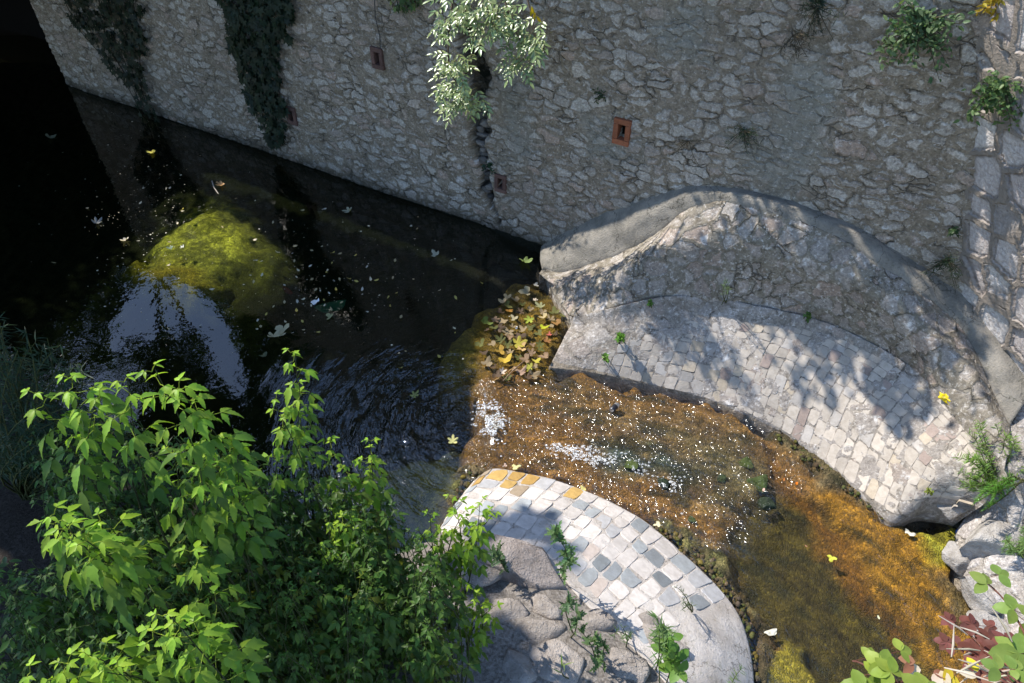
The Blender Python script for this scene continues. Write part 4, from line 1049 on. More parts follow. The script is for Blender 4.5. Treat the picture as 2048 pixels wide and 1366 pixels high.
weed(1856, 983, 1856, 978, Gr, 3, 8, .03, (.22, .28, .05), 'yellowish tuft on the lower right corner of the far slope', LF_OVAL, .04)
bR = surf(Gk2, 2010, 985)
tufts('feathery_weed', 'large bright feathery weed at the right edge beside the concrete', 'weed', bR, tips_in([(1900, 870), (1960, 820), (2000, 850), (2060, 900), (2060, 985), (1990, 960), (1930, 990), (1895, 930)], 34, 6.6, 7.0), 60, .075, (.17, .28, .06), M['leaf'], LF_NARROW, .8)
tufts('feathery_weed', 'arching bright green frond leaning left over the rocks', 'weed', surf(Gk2, 2040, 960), tips_in([(1920, 1020), (1990, 980), (2010, 1000), (1945, 1035)], 6, 6.3, 6.5), 120, .07, (.11, .25, .04), M['leaf'], LF_NARROW, .8)
tufts('feathery_weed', 'smaller feathery weed on the rocks below the large one', 'weed', surf(Gk2, 2040, 1110), tips_in([(1985, 1060), (2060, 1040), (2060, 1130), (2010, 1120)], 12, 6.0, 6.3), 50, .06, (.14, .23, .07), M['leaf'], LF_NARROW, .8)

# brambles at the lower right
def bramble(lab, canes, col, leaf, name='bramble', stem=(.16, .07, .05), five=.4, extra=None, gap=.11):
    T0 = empty(name, canes[0][0], lab, 'bramble'); AL, AS = Acc(), Acc()
    for pts in canes:
        pts = np.array(pts); t = np.linspace(0, 1, len(pts)); x = np.linspace(0, 1, 24); c = np.stack([catmull(t, pts[:, k], x) for k in range(3)], -1)
        tube(AS, c, np.linspace(.008, .003, 24), stem, 5); L = np.cumsum(np.r_[0, np.linalg.norm(np.diff(c, axis=0), axis=1)]); q = L[-1]
        k = 0
        while q > L[-1]-1.0 and q > 0:
            i = min(np.searchsorted(L, q), 23); p = c[i]; a = k*2.4+rnd(-.4, .4); h = np.array([math.cos(a), math.sin(a), .25]); e = p+h*leaf*.7
            tube(AS, [p, e], [.002, .0015], stem, 3); s_ = leaf*(.6+.4*min(1, k/3))
            for b_ in ([0, 1.3, -1.3] if random.random() > five else [0, 1.0, -1.0, 2.0, -2.0]):
                d = np.array([math.cos(a+b_), math.sin(a+b_), rnd(-.3, .15)])
                stamp(AL, *LF_OVAL, e, unit(d), unit(ZA+np.array([rnd(-.35, .35), rnd(-.35, .35), 0])), s_*rnd(.8, 1.1), jit(col, .2))
            q -= gap*rnd(.7, 1.3); k += 1
    AS.build('canes', M['bark'], T0); AL.build('foliage', M['leaf'], T0); return T0
D = at_depth
bramble('sunlit bramble spray with lime leaflets at the bottom edge above the stream', [[(2.0, .25, .6), D(1900, 1480, 2.5), D(1800, 1380, 2.7), D(1728, 1330, 2.85), D(1705, 1322, 2.9)], [(2.0, .25, .6), D(1850, 1500, 2.5), D(1770, 1400, 2.7), D(1710, 1352, 2.8)], [(2.0, .25, .6), D(1850, 1470, 2.6), D(1785, 1360, 2.8), D(1765, 1312, 2.9)]], (.24, .32, .05), .10, gap=.19)
bramble('arching bramble cane with broad pale leaflets at the right edge', [[(2.6, .5, .4), D(2130, 1420, 2.9), D(2080, 1330, 3.1), D(2035, 1240, 3.3), D(2000, 1190, 3.5), D(1965, 1158, 3.6)], [(2.6, .5, .4), D(2140, 1400, 2.9), D(2070, 1280, 3.2), D(2060, 1190, 3.4)], [(2.6, .5, .4), D(2100, 1480, 2.7), D(2040, 1370, 2.9), D(1985, 1335, 3.0)]], (.20, .28, .06), .11, gap=.16)
bramble('wine red bramble leaves hanging over the stream at the lower right', [[(2.6, .7, .3), D(2080, 1400, 3.4), D(2000, 1330, 3.6), D(1940, 1270, 3.8), D(1905, 1245, 3.9)], [(2.6, .7, .3), D(2060, 1410, 3.4), D(1990, 1340, 3.6), D(1930, 1300, 3.75), D(1890, 1290, 3.8)], [(2.6, .7, .3), D(2060, 1380, 3.5), D(1990, 1300, 3.7), D(1950, 1250, 3.85)], [(2.6, .7, .3), D(2080, 1390, 3.5), D(2010, 1310, 3.7), D(1965, 1280, 3.8)]], (.20, .075, .06), .085, gap=.06, five=.7)
a = Acc()
for k in range(26):
    p = D(rnd(1880, 2060), rnd(1270, 1390), rnd(3.1, 3.7)); d = unit(np.array([rnd(-1, 1), rnd(-.6, .6), rnd(-.2, .5)])); tube(a, [p, p+d*.06+[0, 0, .01], p+d*rnd(.1, .2)], [.003, .006, .002], jit((.50, .42, .33)), 4)
for (x, y) in ((1870, 1338), (1895, 1345), (1835, 1330), (1960, 1345), (2000, 1320)):
    for q in range(3): stamp(a, *LF_OVAL, D(x+rnd(-12, 12), y+rnd(-10, 10), 3.3), unit(np.array([rnd(-1, 1), rnd(-1, 1), 0])), unit(ZA+np.array([rnd(-.6, .6), rnd(-.6, .6), 0])), .07, jit(random.choice([(.5, .43, .32), (.28, .12, .07), (.55, .42, .03)]), .2))
tube(a, [np.array([2.5, .6, .3]), D(2080, 1400, 3.2), D(1960, 1330, 3.4)], [.01, .006, .003], (.3, .22, .16), 5)
tag(a.build('dead_bramble', M['dead']), 'dry straw coloured bramble stems with curled dead leaves at the bottom right', 'dead bramble')

# boulders and loose rocks
def boulder(p, size, seed, col, lab, cat='boulder', name='boulder', rot=0.0, rough=.3, group=None, n=4):
    V, F = rock_mesh(size, seed, rough, n); c, s_ = math.cos(rot), math.sin(rot)
    V = V@np.array([[c, s_, 0], [-s_, c, 0], [0, 0, 1]]); a = Acc()
    cc = np.array(col)*(1+.25*(fbm(V[:, 0]*9, V[:, 1]*9, V[:, 2]*9, 3, seed)-.5)[:, None]*2)
    a.add(V, F, np.clip(cc, 0, 1)); o = link(name, a.data(name, M['rock']), None, [float(x) for x in p]); return tag(o, lab, cat, group)
pale = (.38, .335, .295)
boulder(surf(Gk, 1035, 1135)+[0, 0, .03], (.50, .34, .24), 3, (.36, .31, .28), 'big pale rounded boulder beside the near cobbles', rot=-.3)
boulder(surf(Gk, 950, 1150)+[0, 0, .0], (.28, .22, .18), 5, (.34, .30, .27), 'smaller shaded boulder tucked left of the big one', rot=.5)
GB = 'rubble blocks on the near bank'
for i, (x, y, sx, sy, sz, lab) in enumerate([(1090, 1212, .15, .12, .09, 'angular block just below the big pale boulder'), (1005, 1225, .20, .15, .08, 'flat grey slab in half shade left of the grey thistle'), (1075, 1265, .19, .12, .09, 'long block beside the roots of the grey thistle'),
        (1195, 1245, .20, .14, .10, 'buff block right of the grey thistle where its shadow falls'), (1245, 1335, .17, .14, .11, 'dark edged block with a hollow beneath near the bottom centre'), (1330, 1290, .20, .15, .10, 'large pale slab left of the small sprig on the gravel'),
        (1120, 1330, .24, .17, .08, 'broad grey slab at the bottom edge left of the low weed'), (1040, 1340, .18, .15, .07, 'flat shaded slab at the bottom edge on the gravel'), (1290, 1250, .14, .10, .08, 'small white block under the lowest near cobbles')]):
    G_ = Gk if x < 1290 else Gl
    boulder(surf(G_, x, y)+[0, 0, -.02], (sx*1.25, sy*1.25, sz*.85), 20+i, np.array(pale)*rnd(.85, 1.1), lab, 'rock', 'rock', rnd(-.6, .6), .3, GB, 3)
GC = 'rocks along the right bank'
for i, (x, y, z, sx, sy, sz, lab) in enumerate([(1915, 1118, -.42, .13, .16, .12, 'egg shaped white rock standing in the yellow moss'), (1985, 1085, -.2, .30, .24, .20, 'grey rock with a dark cleft right of the egg shaped one'), (1975, 1190, -.35, .28, .26, .15, 'rough white rock shelf below the egg shaped rock'),
        (1905, 1015, -.28, .13, .10, .09, 'white block at the broken corner of the far cobbled slope'), (2030, 1000, .05, .26, .18, .14, 'buff rock half hidden under the arching frond'), (2005, 1270, -.40, .20, .24, .12, 'pale rock at the water edge behind the red bramble')]):
    boulder(at_z(x, y, z), (sx*1.25, sy*1.25, sz*1.2), 50+i, np.array((.44, .41, .375))*rnd(.9, 1.05), lab, 'rock', 'rock', rnd(-.5, .5), .3, GC, 4)
GD = 'mossy stones in the rapids'
for i, (x, y, r, lab) in enumerate([(1522, 965, .16, 'largest green mossy stone at the lower end of the rapids'), (1535, 1005, .13, 'dark wet mossy stone just below the largest one'), (1492, 925, .10, 'flat green stone above the largest mossy one'), (1445, 955, .08, 'small dark green stone left of the largest mossy one'), (1385, 1040, .06, 'little dark stone in the run near the cobble edge'),
        (1325, 965, .09, 'dark green stone under the end of the white streak'), (1260, 930, .10, 'blackish wet stone in the middle of the white streak')]):
    boulder(at_water(x, y, -.01), (r, r*.8, r*.4), 70+i, [(.07, .10, .03), (.03, .045, .025), (.08, .11, .03), (.05, .07, .03)][i % 4], lab, 'mossy stone', 'mossy_stone', rnd(-1, 1), .6, GD, 3)
# crusty brown lumps along the stream edges
for poly, n, lab in (([(1300, 1048), (1345, 1062), (1430, 1120), (1500, 1230), (1520, 1370), (1500, 1370), (1480, 1250), (1395, 1145)], 260, 'crust of small brown stones along the near stream edge'),
                     ([(1545, 850), (1600, 868), (1690, 930), (1800, 1030), (1770, 1040), (1640, 945), (1560, 885)], 190, 'crust of small mossy stones along the far stream edge'),
                     ([(930, 935), (968, 925), (980, 945), (900, 1055), (880, 1050)], 60, 'dark pebbles heaped at the head of the near cobbles')):
    a = Acc(); P = np.array(poly); k = 0; protos = [rock_mesh((1, .8, .55), 90+i, .5, 1) for i in range(5)]
    while k < n:
        x, y = rnd(P[:, 0].min(), P[:, 0].max()), rnd(P[:, 1].min(), P[:, 1].max())
        if poly_sd(np.array([x]), np.array([y]), poly)[0] < 0: continue
        V, F = protos[k % 5]; r = rnd(.012, .05); th_ = rnd(0, 6.28); c, s_ = math.cos(th_), math.sin(th_)
        a.add(V@np.array([[c, s_, 0], [-s_, c, 0], [0, 0, 1]])*r+at_water(x, y, rnd(-.02, .02)), F, jit(random.choice([(.13, .10, .055), (.09, .07, .045), (.10, .11, .03), (.17, .14, .03)]), .3)); k += 1
    tag(a.build('pebbles', M['rock']), lab, 'pebbles', kind='stuff')

# fallen leaves
def leaf_mesh(tpl, col, curl, seed):
    a = Acc(); V = tpl[0].copy(); r = np.random.default_rng(seed); V[:, :2] -= V[:, :2].mean(0)
    V[:, 2] = 1.3*curl*(np.hypot(V[:, 0], V[:, 1])**2)*r.uniform(.5, 1.2)+.06*r.normal(size=len(V))
    V[:, 2] -= V[:, 2].min()
    a.add(V, tpl[1], np.clip(np.array(col)*r.uniform(.8, 1.15, (len(V), 1)), 0, 1)); return a.data('fallen_leaf', M['dead'], True)
def fallen(px, py, size, col, lab, group, tpl=LF_FIG, z=None, curl=.35):
    if tpl is LF_FIG: tpl = random.choice([LF_FIG, LF_FIG2, LF_FIG3])
    p = at_water(px, py, .008) if z is None else at_z(px, py, z); o = bpy.data.objects.new('fallen_leaf', leaf_mesh(tpl, col, curl, int(px*7+py)))
    COL.objects.link(o); o.location = p.tolist(); o.rotation_euler = (rnd(-.3, .3), rnd(-.3, .3), rnd(0, 6.28)); o.scale = (size*(.8 if tpl is not LF_OVAL else 1)*rnd(.85, 1.15), size*.8*rnd(.75, 1.1), size); return tag(o, lab, 'leaf', group)
YG, YE, OR, PA, BE, BR, OL, RD = (.32, .36, .05), (.45, .38, .06), (.30, .15, .03), (.36, .31, .19), (.28, .21, .12), (.10, .065, .04), (.12, .12, .035), (.24, .08, .04)
GL = 'fig leaves drifted against the far slope'
for x, y, sz, c, lab in [(1051, 585, .12, PA, 'large pale leaf near the top of the drift below the concrete nose'), (1014, 595, .09, (.60, .40, .2), 'curled peach leaf at the upper left of the drift'), (1004, 604, .09, (.60, .42, .22), 'second curled peach leaf just below the first'),
        (1019, 622, .09, OR, 'orange leaf left of the green weed patch in the drift'), (970, 646, .12, (.14, .18, .04), 'dull green lobed leaf at the left edge of the drift'), (1006, 645, .10, BE, 'pale tan leaf above the white bottle cap'), (1028, 638, .09, PA, 'cream leaf up and left of the yellow green pair'),
        (1058, 641, .11, YG, 'bright lime lobed leaf in the middle right of the drift'), (1089, 656, .09, (.45, .48, .03), 'acid yellow leaf at the right of the drift'), (1038, 688, .13, YE, 'brightest yellow five lobed leaf in the middle of the drift'), (1013, 721, .13, (.52, .36, .05), 'golden leaf above the fallen twigs'),
        (1046, 698, .12, (.50, .33, .14), 'tan leaf touching the brightest yellow one'), (998, 658, .12, BR, 'dark brown leaf left of the white cap'), (1016, 666, .11, BE, 'beige leaf below left of the white cap'), (1079, 613, .12, (.27, .27, .14), 'grey green leaf at the upper right of the drift'),
        (1109, 623, .11, OL, 'olive leaf close under the concrete nose'), (1126, 631, .10, OL, 'olive leaf nearest the far slope'), (1088, 635, .09, (.48, .38, .2), 'tan folded leaf above the acid yellow one'), (1114, 648, .10, (.28, .15, .05), 'russet leaf at the right end of the drift'),
        (968, 708, .09, BR, 'brown leaf at the lower left of the drift'), (1006, 744, .08, (.60, .5, .4), 'pinkish white leaf among the twigs'), (1044, 743, .10, (.36, .24, .17), 'dusky brown leaf at the bottom of the drift'), (1058, 736, .10, (.32, .31, .05), 'yellow olive leaf at the bottom right of the drift'),
        (1073, 723, .10, YE, 'soft yellow leaf right of the twigs'), (1028, 740, .09, (.40, .28, .18), 'tan brown leaf under the twigs'), (1001, 701, .10, (.46, .28, .05), 'ochre leaf left of the brightest yellow one'), (1099, 669, .05, (.45, .12, .08), 'small red leaf scrap at the right of the drift'), (1093, 682, .10, (.34, .16, .06), 'rust coloured leaf below the red scrap'),
        (1070, 600, .05, (.6, .5, .38), 'tiny pinkish leaf at the top of the drift'), (1072, 570, .06, (.6, .55, .45), 'white crumpled leaf beside the concrete nose')]:
    fallen(x, y, sz, c, lab, GL)
for x, y in [(1036, 716), (1062, 706), (1080, 700), (985, 735), (1030, 600), (1062, 655), (1046, 660), (1100, 640), (985, 690), (1015, 690), (1068, 750), (1090, 715), (1025, 655), (1040, 625), (990, 640), (1078, 668), (1055, 755), (975, 660), (962, 690), (1000, 625), (1045, 610), (1015, 612), (1085, 625), (1100, 655), (1110, 670), (1080, 690), (1065, 690), (1040, 675), (1020, 675), (1000, 680), (985, 655), (1050, 720), (1020, 705), (975, 725), (995, 750), (1015, 758), (1070, 735), (1060, 620)]:
    fallen(x, y, rnd(.07, .11), random.choice([BR, BE, OL, (.26, .17, .1)]), 'plain brown or olive leaf matted into the drift', 'matted leaves of the drift')
GP = 'leaves floating on the dark pool'
for x, y, sz, c, lab in [(550, 673, .16, (.58, .50, .30), 'large cream fig leaf afloat near the middle of the pool'), (566, 660, .14, (.50, .42, .25), 'cream fig leaf overlapping the largest floating one'), (303, 306, .11, (.55, .48, .08), 'yellow leaf alone in the dark upper pool'), (441, 370, .12, (.62, .36, .16), 'orange curled leaf at the top of the sunlit moss'),
        (697, 422, .12, (.40, .38, .27), 'pale leaf between the sunlit moss and the wall'), (1052, 524, .14, (.20, .27, .09), 'green fig leaf beside the concrete nose'), (870, 508, .10, (.38, .36, .26), 'dim pale leaf in the open water left of the nose'), (830, 790, .10, (.30, .30, .10), 'sunken greenish leaf in the ripples'),
        (906, 881, .10, (.58, .54, .22), 'pale yellow leaf where the ripples reach the fall'), (250, 481, .09, (.6, .52, .4), 'white leaf left of the sunlit moss'), (102, 275, .12, (.2, .2, .13), 'dim leaf in the dark corner below the first ivy'), (195, 445, .12, (.25, .25, .24), 'grey ghostly leaf in the shade left of the moss'),
        (340, 497, .08, (.2, .26, .18), 'green leaf over the lower edge of the moss'), (365, 495, .07, (.6, .6, .5), 'small white leaf just off the moss'), (660, 633, .08, (.36, .33, .16), 'dull leaf right of the cream ones'), (528, 712, .09, (.10, .11, .06), 'sunken dark leaf below the cream ones')]:
    fallen(x, y, sz, c, lab, GP)
src = [leaf_mesh(LF_SIMPLE, c, .3, 5+i) for i, c in enumerate([(.6, .52, .36), (.55, .45, .12), (.45, .36, .2), (.6, .55, .45)])]
for k in range(110):
    r = random.random(); x, y = (random.gauss(640, 100), random.gauss(560, 60)) if r < .55 else ((random.gauss(350, 90), random.gauss(470, 90)) if r < .75 else (rnd(500, 1000), rnd(380, 740)))
    p = at_z(x, y, .01)
    if (p[:2]-W0)@WN < .3 or x > 940+(620-y)*.5 or y > 745: continue
    o = bpy.data.objects.new('fallen_leaf', src[k % 4]); COL.objects.link(o); o.location = p.tolist(); o.rotation_euler = (rnd(-.4, .4), rnd(-.4, .4), rnd(0, 6.3)); o.scale = (rnd(.03, .075),)*3
    tag(o, 'small pale leaf scrap floating on the dark pool', 'leaf', 'small leaf scraps on the pool')
for x, y, sz, c, lab, tp in [(1593, 967, .045, (.75, .2, .02), 'vivid orange leaf in the smooth run below the rapids', LF_OVAL), (1568, 959, .04, (.6, .22, .06), 'dull orange leaf left of the vivid one', LF_OVAL), (1663, 1117, .07, (.5, .5, .06), 'yellow green leaf drifting down the olive channel', LF_FIG),
        (1757, 1235, .04, (.6, .6, .4), 'small whitish leaf in the lower channel', LF_OVAL), (1612, 1092, .03, (.4, .2, .12), 'tiny brown leaf in the middle of the channel', LF_OVAL), (1525, 985, .05, (.6, .4, .33), 'pink leaf stuck on the dark mossy stone', LF_OVAL),
        (1032, 935, .07, (.62, .60, .28), 'pale yellow leaf lying at the head of the near cobbles', LF_FIG), (1010, 931, .04, (.66, .5, .42), 'pinkish scrap left of the pale yellow leaf', LF_FIG), (1165, 978, .06, (.6, .55, .2), 'yellow leaf caught at the stream edge by the brown sett', LF_FIG), (1315, 1049, .06, (.66, .6, .38), 'cream leaf stuck on the crust beside the blue grey sett', LF_FIG)]:
    fallen(x, y, sz, c, lab, 'leaves along the stream', tp, curl=.2)
    if (x, y) == (1525, 985): bpy.context.scene.collection.objects[-1].location.z += .05

# litter and small things
p = at_water(1229, 815, .035); ax = unit(at_water(1238, 806, .035)-at_water(1219, 823, .035)); ay = unit(np.cross(ZA, ax)); az = np.cross(ax, ay)
T0 = empty('drink_can', p, 'black and silver drink can stranded in the shallow rapids', 'can')
def lathe(prof, col, mat, name, parent, n=24):
    a = Acc(); th = np.arange(n)*2*math.pi/n; V = np.concatenate([[p+ax*x+r*(math.cos(t)*ay+math.sin(t)*az) for t in th] for x, r in prof])
    Q = [[i*n+j, i*n+(j+1) % n, (i+1)*n+(j+1) % n, (i+1)*n+j] for i in range(len(prof)-1) for j in range(n)]; a.quads(V, Q, col); a.build(name, mat, parent)
lathe([(-.055, .026), (-.048, .033), (.0, .033), (.02, .033)], (.02, .02, .02), M['black'], 'label_band', T0)
lathe([(-.058, .001), (-.053, .022), (-.059, .026), (-.055, .0265)], (.7, .7, .7), M['metal'], 'base', T0); lathe([(.0201, .0333), (.048, .033), (.06, .026), (.062, .0265), (.060, .024), (.056, .001)], (.8, .8, .8), M['metal'], 'top', T0)
def crumple(px, py, size, mat, name, lab, cat, seed, z=None, G=None, stripes=None):
    V, F = rock_mesh((1, .75, .5), seed, 1.3, 4); a = Acc(); a.add(V*size, F, (.6, .6, .6)); b = surf(G, px, py) if G is not None else (at_water(px, py, 0) if z is None else at_z(px, py, z))
    o = link(name, a.data(name, mat), None, [float(b[0]), float(b[1]), float(b[2]+size*.3)]); o.rotation_euler = (0, 0, rnd(0, 3)); return tag(o, lab, cat)
crumple(1893, 800, .095, M['yellow'], 'plastic_bag', 'crumpled yellow plastic wrapper lying on the far slope below the rim', 'wrapper', 301, G=Gr)
crumple(1033, 657, .028, M['white'], 'bottle_cap', 'round white cap floating among the drifted leaves', 'cap', 302)
crumple(1917, 1067, .05, M['blue'], 'wrapper', 'blue and white wrapper on the yellow moss by the rocks', 'wrapper', 303)
crumple(1300, 446, .02, M['white'], 'paper_scrap', 'white scrap caught on the buttress rim', 'scrap', 305, z=.95)
def sheet(px, py, sx, sy, mat, name, lab, cat, rot, seed):
    a = Acc(); n = 8; g = np.linspace(-1, 1, n); X_, Y_ = np.meshgrid(g, g, indexing='ij'); Z_ = 1.1*(vnoise(X_*1.6+seed, Y_*1.6)-.35); sx = sx*(1+.25*Y_); sy = sy*(1-.3*X_*X_)
    V = np.stack([X_*sx, Y_*sy, Z_*.05], -1).reshape(-1, 3); a.quads(V, grid_faces(n, n), (.7, .68, .6)); b = at_water(px, py, .015)
    o = link(name, a.data(name, mat), None, b.tolist()); o.rotation_euler = (0, 0, rot); return tag(o, lab, cat)
sheet(1542, 1266, .05, .03, M['cream'], 'paper_scrap', 'cream paper scrap stuck on the golden algae near the bottom', 'scrap', .2, 3)
sheet(1820, 1068, .045, .028, M['cream'], 'paper_scrap', 'dirty white litter on the dark moss right of the stream', 'scrap', -.6, 9)
o = sheet(660, 606, .16, .09, M['teal'], 'sunken_bag', 'teal plastic bag sunk in the dark pool', 'bag', .3, 5); o.location.z = -.06
o = sheet(632, 604, .05, .03, M['white'], 'plastic_cup', 'pale plastic cup bobbing beside the sunken teal bag', 'cup', .9, 8)
o = sheet(572, 575, .09, .03, M['red'], 'red_rag', 'dark red rag under water in the middle of the pool', 'rag', -.8, 6); o.location.z = -.04
for pts, r, c, lab in (([(424, 362), (428, 375), (437, 388)], .008, (.45, .4, .33), 'pale forked twig beside the orange curled leaf'), ([(984, 764), (1005, 752), (1028, 735)], .006, (.45, .27, .10), 'thin tan twig lying across the lower leaves of the drift'), ([(1006, 762), (1025, 742), (1048, 722)], .007, (.24, .16, .10), 'dark twig crossing beside the tan one')):
    a = Acc(); q = np.array([at_water(x, y, .03) for x, y in pts]); tube(a, q, r, c, 5); tag(a.build('twig', M['bark']), lab, 'twig')
# cable down the wall
a = Acc(); q = [on_any_wall(x, y, .045) for x, y in ((748, -130), (752, -40), (755, 30), (764, 70), (765, 95))]; tube(a, q, .006, (.03, .03, .03), 5)
tag(a.build('cable', M['cable']), 'thin dark cable hanging down to the upper weep hole', 'cable')

# ------------------------------------------------------------------ unseen overhanging trees, leaves placed to cast shade and mirror dark in the pool
SHADE = [  # outline on the photo, height of the shaded surface, cover, clump size in pixels
    ([(-400, 120), (60, 120), (300, 230), (1060, 480), (1085, 545), (1035, 560), (930, 675), (900, 770), (930, 800), (700, 900), (560, 1000), (-400, 1000)], 0.0, 1.0, 40),
    ([(1160, 640), (1330, 560), (1400, 592), (1500, 585), (1620, 615), (1720, 650), (1810, 715), (1890, 780), (1850, 835), (1770, 815), (1690, 725), (1560, 690), (1450, 725), (1320, 715)], .35, .62, 52),
    ([(1090, 500), (1300, 400), (1480, 385), (1750, 480), (1900, 560), (1970, 660), (1950, 760), (1850, 740), (1640, 620), (1330, 570), (1130, 600)], .95, .66, 24),
    ([(860, 1260), (1030, 1250), (1090, 1400), (850, 1400)], .55, .70, 50),
    ([(880, 1080), (960, 1075), (1110, 1170), (1050, 1200), (900, 1180)], .5, .5, 30),
    ([(870, 1075), (990, 1000), (1060, 990), (1135, 1100), (1175, 1110), (1150, 1165), (1085, 1085)], .25, .8, 40),
    ([(-300, 560), (120, 680), (250, 900), (300, 1100), (250, 1400), (-400, 1400)], 1.6, .86, 60),
    ([(230, 900), (520, 920), (600, 980), (700, 1060), (720, 1400), (150, 1400)], 1.9, .80, 70),
    ([(1070, 495), (1200, 420), (1350, 368), (1430, 380), (1400, 420), (1310, 472), (1240, 512), (1095, 565)], .6, .95, 30),
]
MOSS = [(285, 460), (345, 388), (425, 368), (505, 415), (550, 465), (515, 525), (425, 560), (290, 560), (250, 510)]
GLINT = [(230, 300), (330, 300), (400, 370), (290, 450), (250, 520), (180, 560), (170, 470)]
SKYR = [[(275, 556), (345, 550), (400, 595), (450, 650), (480, 720), (475, 790), (425, 760), (440, 735), (400, 650), (330, 655), (225, 690), (235, 630)],
        [(600, 790), (700, 760), (860, 760), (985, 850), (960, 1010), (700, 1100), (560, 1020)]]
DARKR = [[(40, 500), (255, 540), (222, 640), (215, 720), (120, 760), (20, 720)], [(235, 705), (335, 668), (395, 668), (425, 745), (415, 790), (470, 800), (560, 720), (620, 770), (560, 840), (300, 830)], [(455, 640), (540, 600), (600, 700), (490, 760)], [(350, 470), (560, 480), (1000, 440), (1090, 560), (960, 730), (820, 745), (640, 770), (500, 760), (470, 660), (400, 575), (360, 520)], [(20, 260), (290, 300), (300, 520), (225, 640), (0, 700), (-60, 500)]]
BUT = [(1080, 490), (1200, 420), (1350, 368), (1480, 378), (1600, 408), (1760, 480), (1900, 565), (1980, 660), (1990, 800), (1880, 770), (1740, 680), (1600, 620), (1330, 570), (1130, 610)]
crown_pts = []
def try_add(C):
    C = np.array(C)
    n = len(C); ok = np.ones(n, bool)
    x, y, d = project(C); ok &= ~((d > 0) & (y > -25) & (x > -60) & (x < 2110)); ok &= C[:, 2] > 4.4
    M_ = C*[1, 1, -1]; x, y, d = project(M_); w = 14*(vnoise(x*.05, y*.05, seed=6)-.5)*2
    for p in SKYR: ok &= ~(poly_sd(x+w, y+w, p) > -6)
    settled = np.zeros(n, bool)
    for zg in (1.25, .95, .65):      # rays that end on the buttress
        x, y, d = project(C-S*((C[:, 2:3]-zg)/S[2])); settled |= poly_sd(x, y, BUT) > 5
    x, y, d = project(C-S*((C[:, 2:3]-1.9)/S[2])); settled |= poly_sd(x, y, SHADE[7][0]) > 0
    for zg in (0.0, .5):
        G = C-S*((C[:, 2:3]-zg)/S[2]); x, y, d = project(G); ins = np.zeros(n, bool)
        for p, z, den, cs_ in SHADE: ins |= poly_sd(x, y, p) > (-12 if z == 0 else -35)
        infr = (x > 0) & (x < 2048) & (y > 0) & (y < 1366)
        inwall = ((G[:, :2]-W0)@WN) < .15
        ok &= ins | ~infr | inwall | settled
        if zg == 0: ok &= ~(poly_sd(x, y, MOSS) > 0); ok &= ~((poly_sd(x, y, GLINT) > 0) & (vnoise(x*.06, y*.06, seed=9) > .45))
    for zg in (1.2, 2.0, 2.8):
        x, y, d = project(C-S*((C[:, 2:3]-zg)/S[2])); ok &= ~(poly_sd(x, y, [(1950, 420), (1985, -120), (2300, -120), (2300, 900), (2060, 790), (1960, 610)]) > 0)
    for T, r in LIT:
        t = (C-T)@S; dd = np.linalg.norm(C-T-t[:, None]*S, axis=1); ok &= ~((dd < r) & (t > 0))
    return C[ok]
NPR = np.random.default_rng(11)
for p, z, den, cs_ in SHADE:
    P = np.array(p); area = np.ptp(P[:, 0])*np.ptp(P[:, 1]); n = int(area*(.034 if z in (.35, .95) else .020))
    x = NPR.uniform(P[:, 0].min(), P[:, 0].max(), n); y = NPR.uniform(P[:, 1].min(), P[:, 1].max(), n)
    k = poly_sd(x, y, p) > 0
    if den < 1: k &= fbm(x/cs_, y/cs_, o=2, seed=int(P[0, 0]) % 97) < (.32+.30*den)
    x, y = x[k], y[k]; r = np.stack([(x-1024)/FPX, C45*(1+(683-y)/FPX), -C45*(1-(683-y)/FPX)], -1)
    G = np.array([0, 0, CAM_Z])+r*((z-CAM_Z)/r[:, 2:]); zc = NPR.uniform(4.5, 5.9, len(x)) if z in (.35, .95) else NPR.uniform(6.4, 9.2, len(x))
    crown_pts.append(try_add(G+S*((zc-z)/S[2])[:, None]))
for p in DARKR:
    P = np.array(p); n = int(np.ptp(P[:, 0])*np.ptp(P[:, 1])*.07)
    x = NPR.uniform(P[:, 0].min(), P[:, 0].max(), n); y = NPR.uniform(P[:, 1].min(), P[:, 1].max(), n); k = poly_sd(x, y, p) > 0; x, y = x[k], y[k]
    r = np.stack([(x-1024)/FPX, C45*(1+(683-y)/FPX), -C45*(1-(683-y)/FPX)], -1); G = np.array([0, 0, CAM_Z])-r*(CAM_Z/r[:, 2:]); zc = NPR.uniform(4.5, 8.5, len(x))
    crown_pts.append(try_add(G+r*[1, 1, -1]*(zc/-r[:, 2])[:, None]))
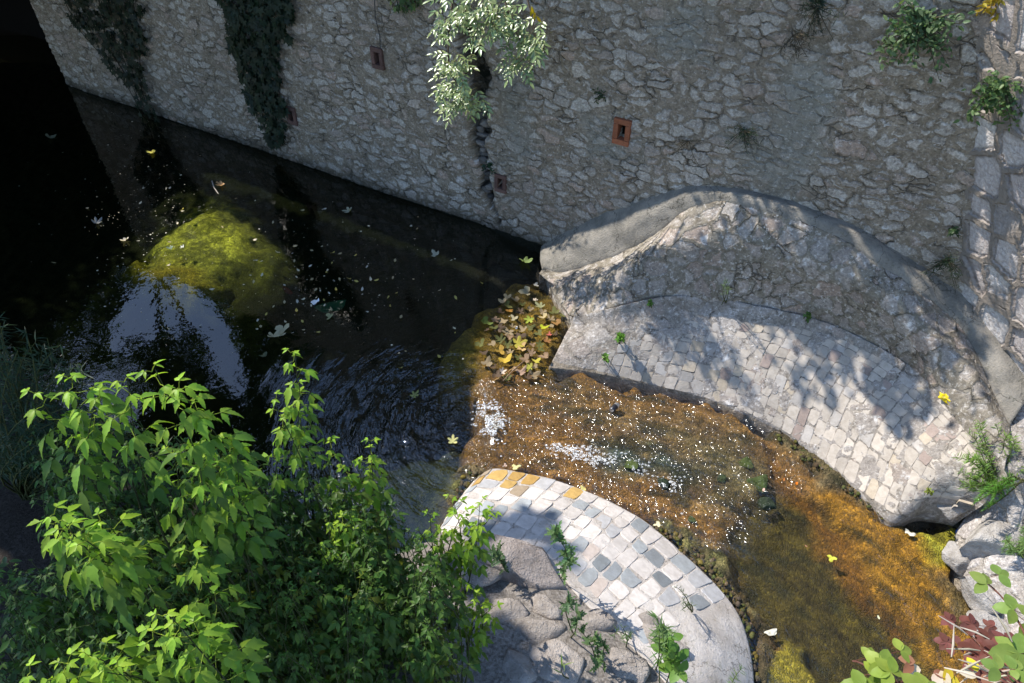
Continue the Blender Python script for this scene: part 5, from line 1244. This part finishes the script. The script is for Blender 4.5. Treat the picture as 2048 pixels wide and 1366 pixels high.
# unseen leaves added over the wall's left end to block sky light
n = 9000; a_, o_, z_ = NPR.uniform(-9.5, -2.6, n), NPR.uniform(-.6, 3.2, n), NPR.uniform(4.6, 6.8, n)
k = fbm(a_*1.1, o_*1.1, z_, 2, 13) > .40
crown_pts.append(try_add(np.stack([W0[0]+WA[0]*a_+WN[0]*o_, W0[1]+WA[1]*a_+WN[1]*o_, z_], -1)[k]))
CP = np.concatenate(crown_pts)
trees = [('dark leafy tree overhanging the pool from the terrace, mirrored left of the sky patch', (-8.6, 14.5, 4.1)), ('broad tree on the left bank whose crown shades the thicket', (-9.0, 5.5, .8)), ('tree above the wall mirrored as the dark mass right of the sky patch', (-2.6, 12.6, 4.1))]
who = np.argmin(np.stack([np.linalg.norm(CP[:, :2]-np.array(t[1][:2]), axis=1) for t in trees]), 0)
for i, (lab, b) in enumerate(trees):
    pts = CP[who == i]; T0 = empty('tree', b, lab, 'tree', 'trees overhanging the pool'); AT, AL = Acc(), Acc()
    cen = pts[NPR.choice(len(pts), 8, replace=False)]
    for _ in range(6):
        w = np.argmin(((pts[:, None]-cen[None])**2).sum(2), 1); cen = np.stack([pts[w == q].mean(0) if (w == q).any() else cen[q] for q in range(8)])
    b = np.array(b); fork = b+(cen.mean(0)-b)*[.15, .15, .55]
    tube(AT, curve(b-[0, 0, .2], fork, [.15, .1, 0], 8), np.linspace(.24, .15, 8), (.10, .08, .06), 9)
    for c in cen: tube(AT, curve(fork-[0, 0, .1], c, [0, 0, .5], 8), np.linspace(.09, .015, 8), (.10, .08, .06), 6)
    AT.build('trunk', M['bark'], T0)
    n = len(pts); d = NPR.normal(size=(n, 3)); d[:, 2] = d[:, 2]*.6-.3; nn = NPR.normal(size=(n, 3))*.7+[0, 0, 1]
    stamp(AL, *LF_TREE, pts, unit(d), unit(nn), np.where(pts[:, 2] < 6.0, NPR.uniform(.08, .15, n), NPR.uniform(.13, .22, n)), np.array([.05, .085, .025])*NPR.uniform(.6, 1.5, (n, 1)))
    AL.build('crown', M['leaf'], T0)
print('crown leaves', len(CP))
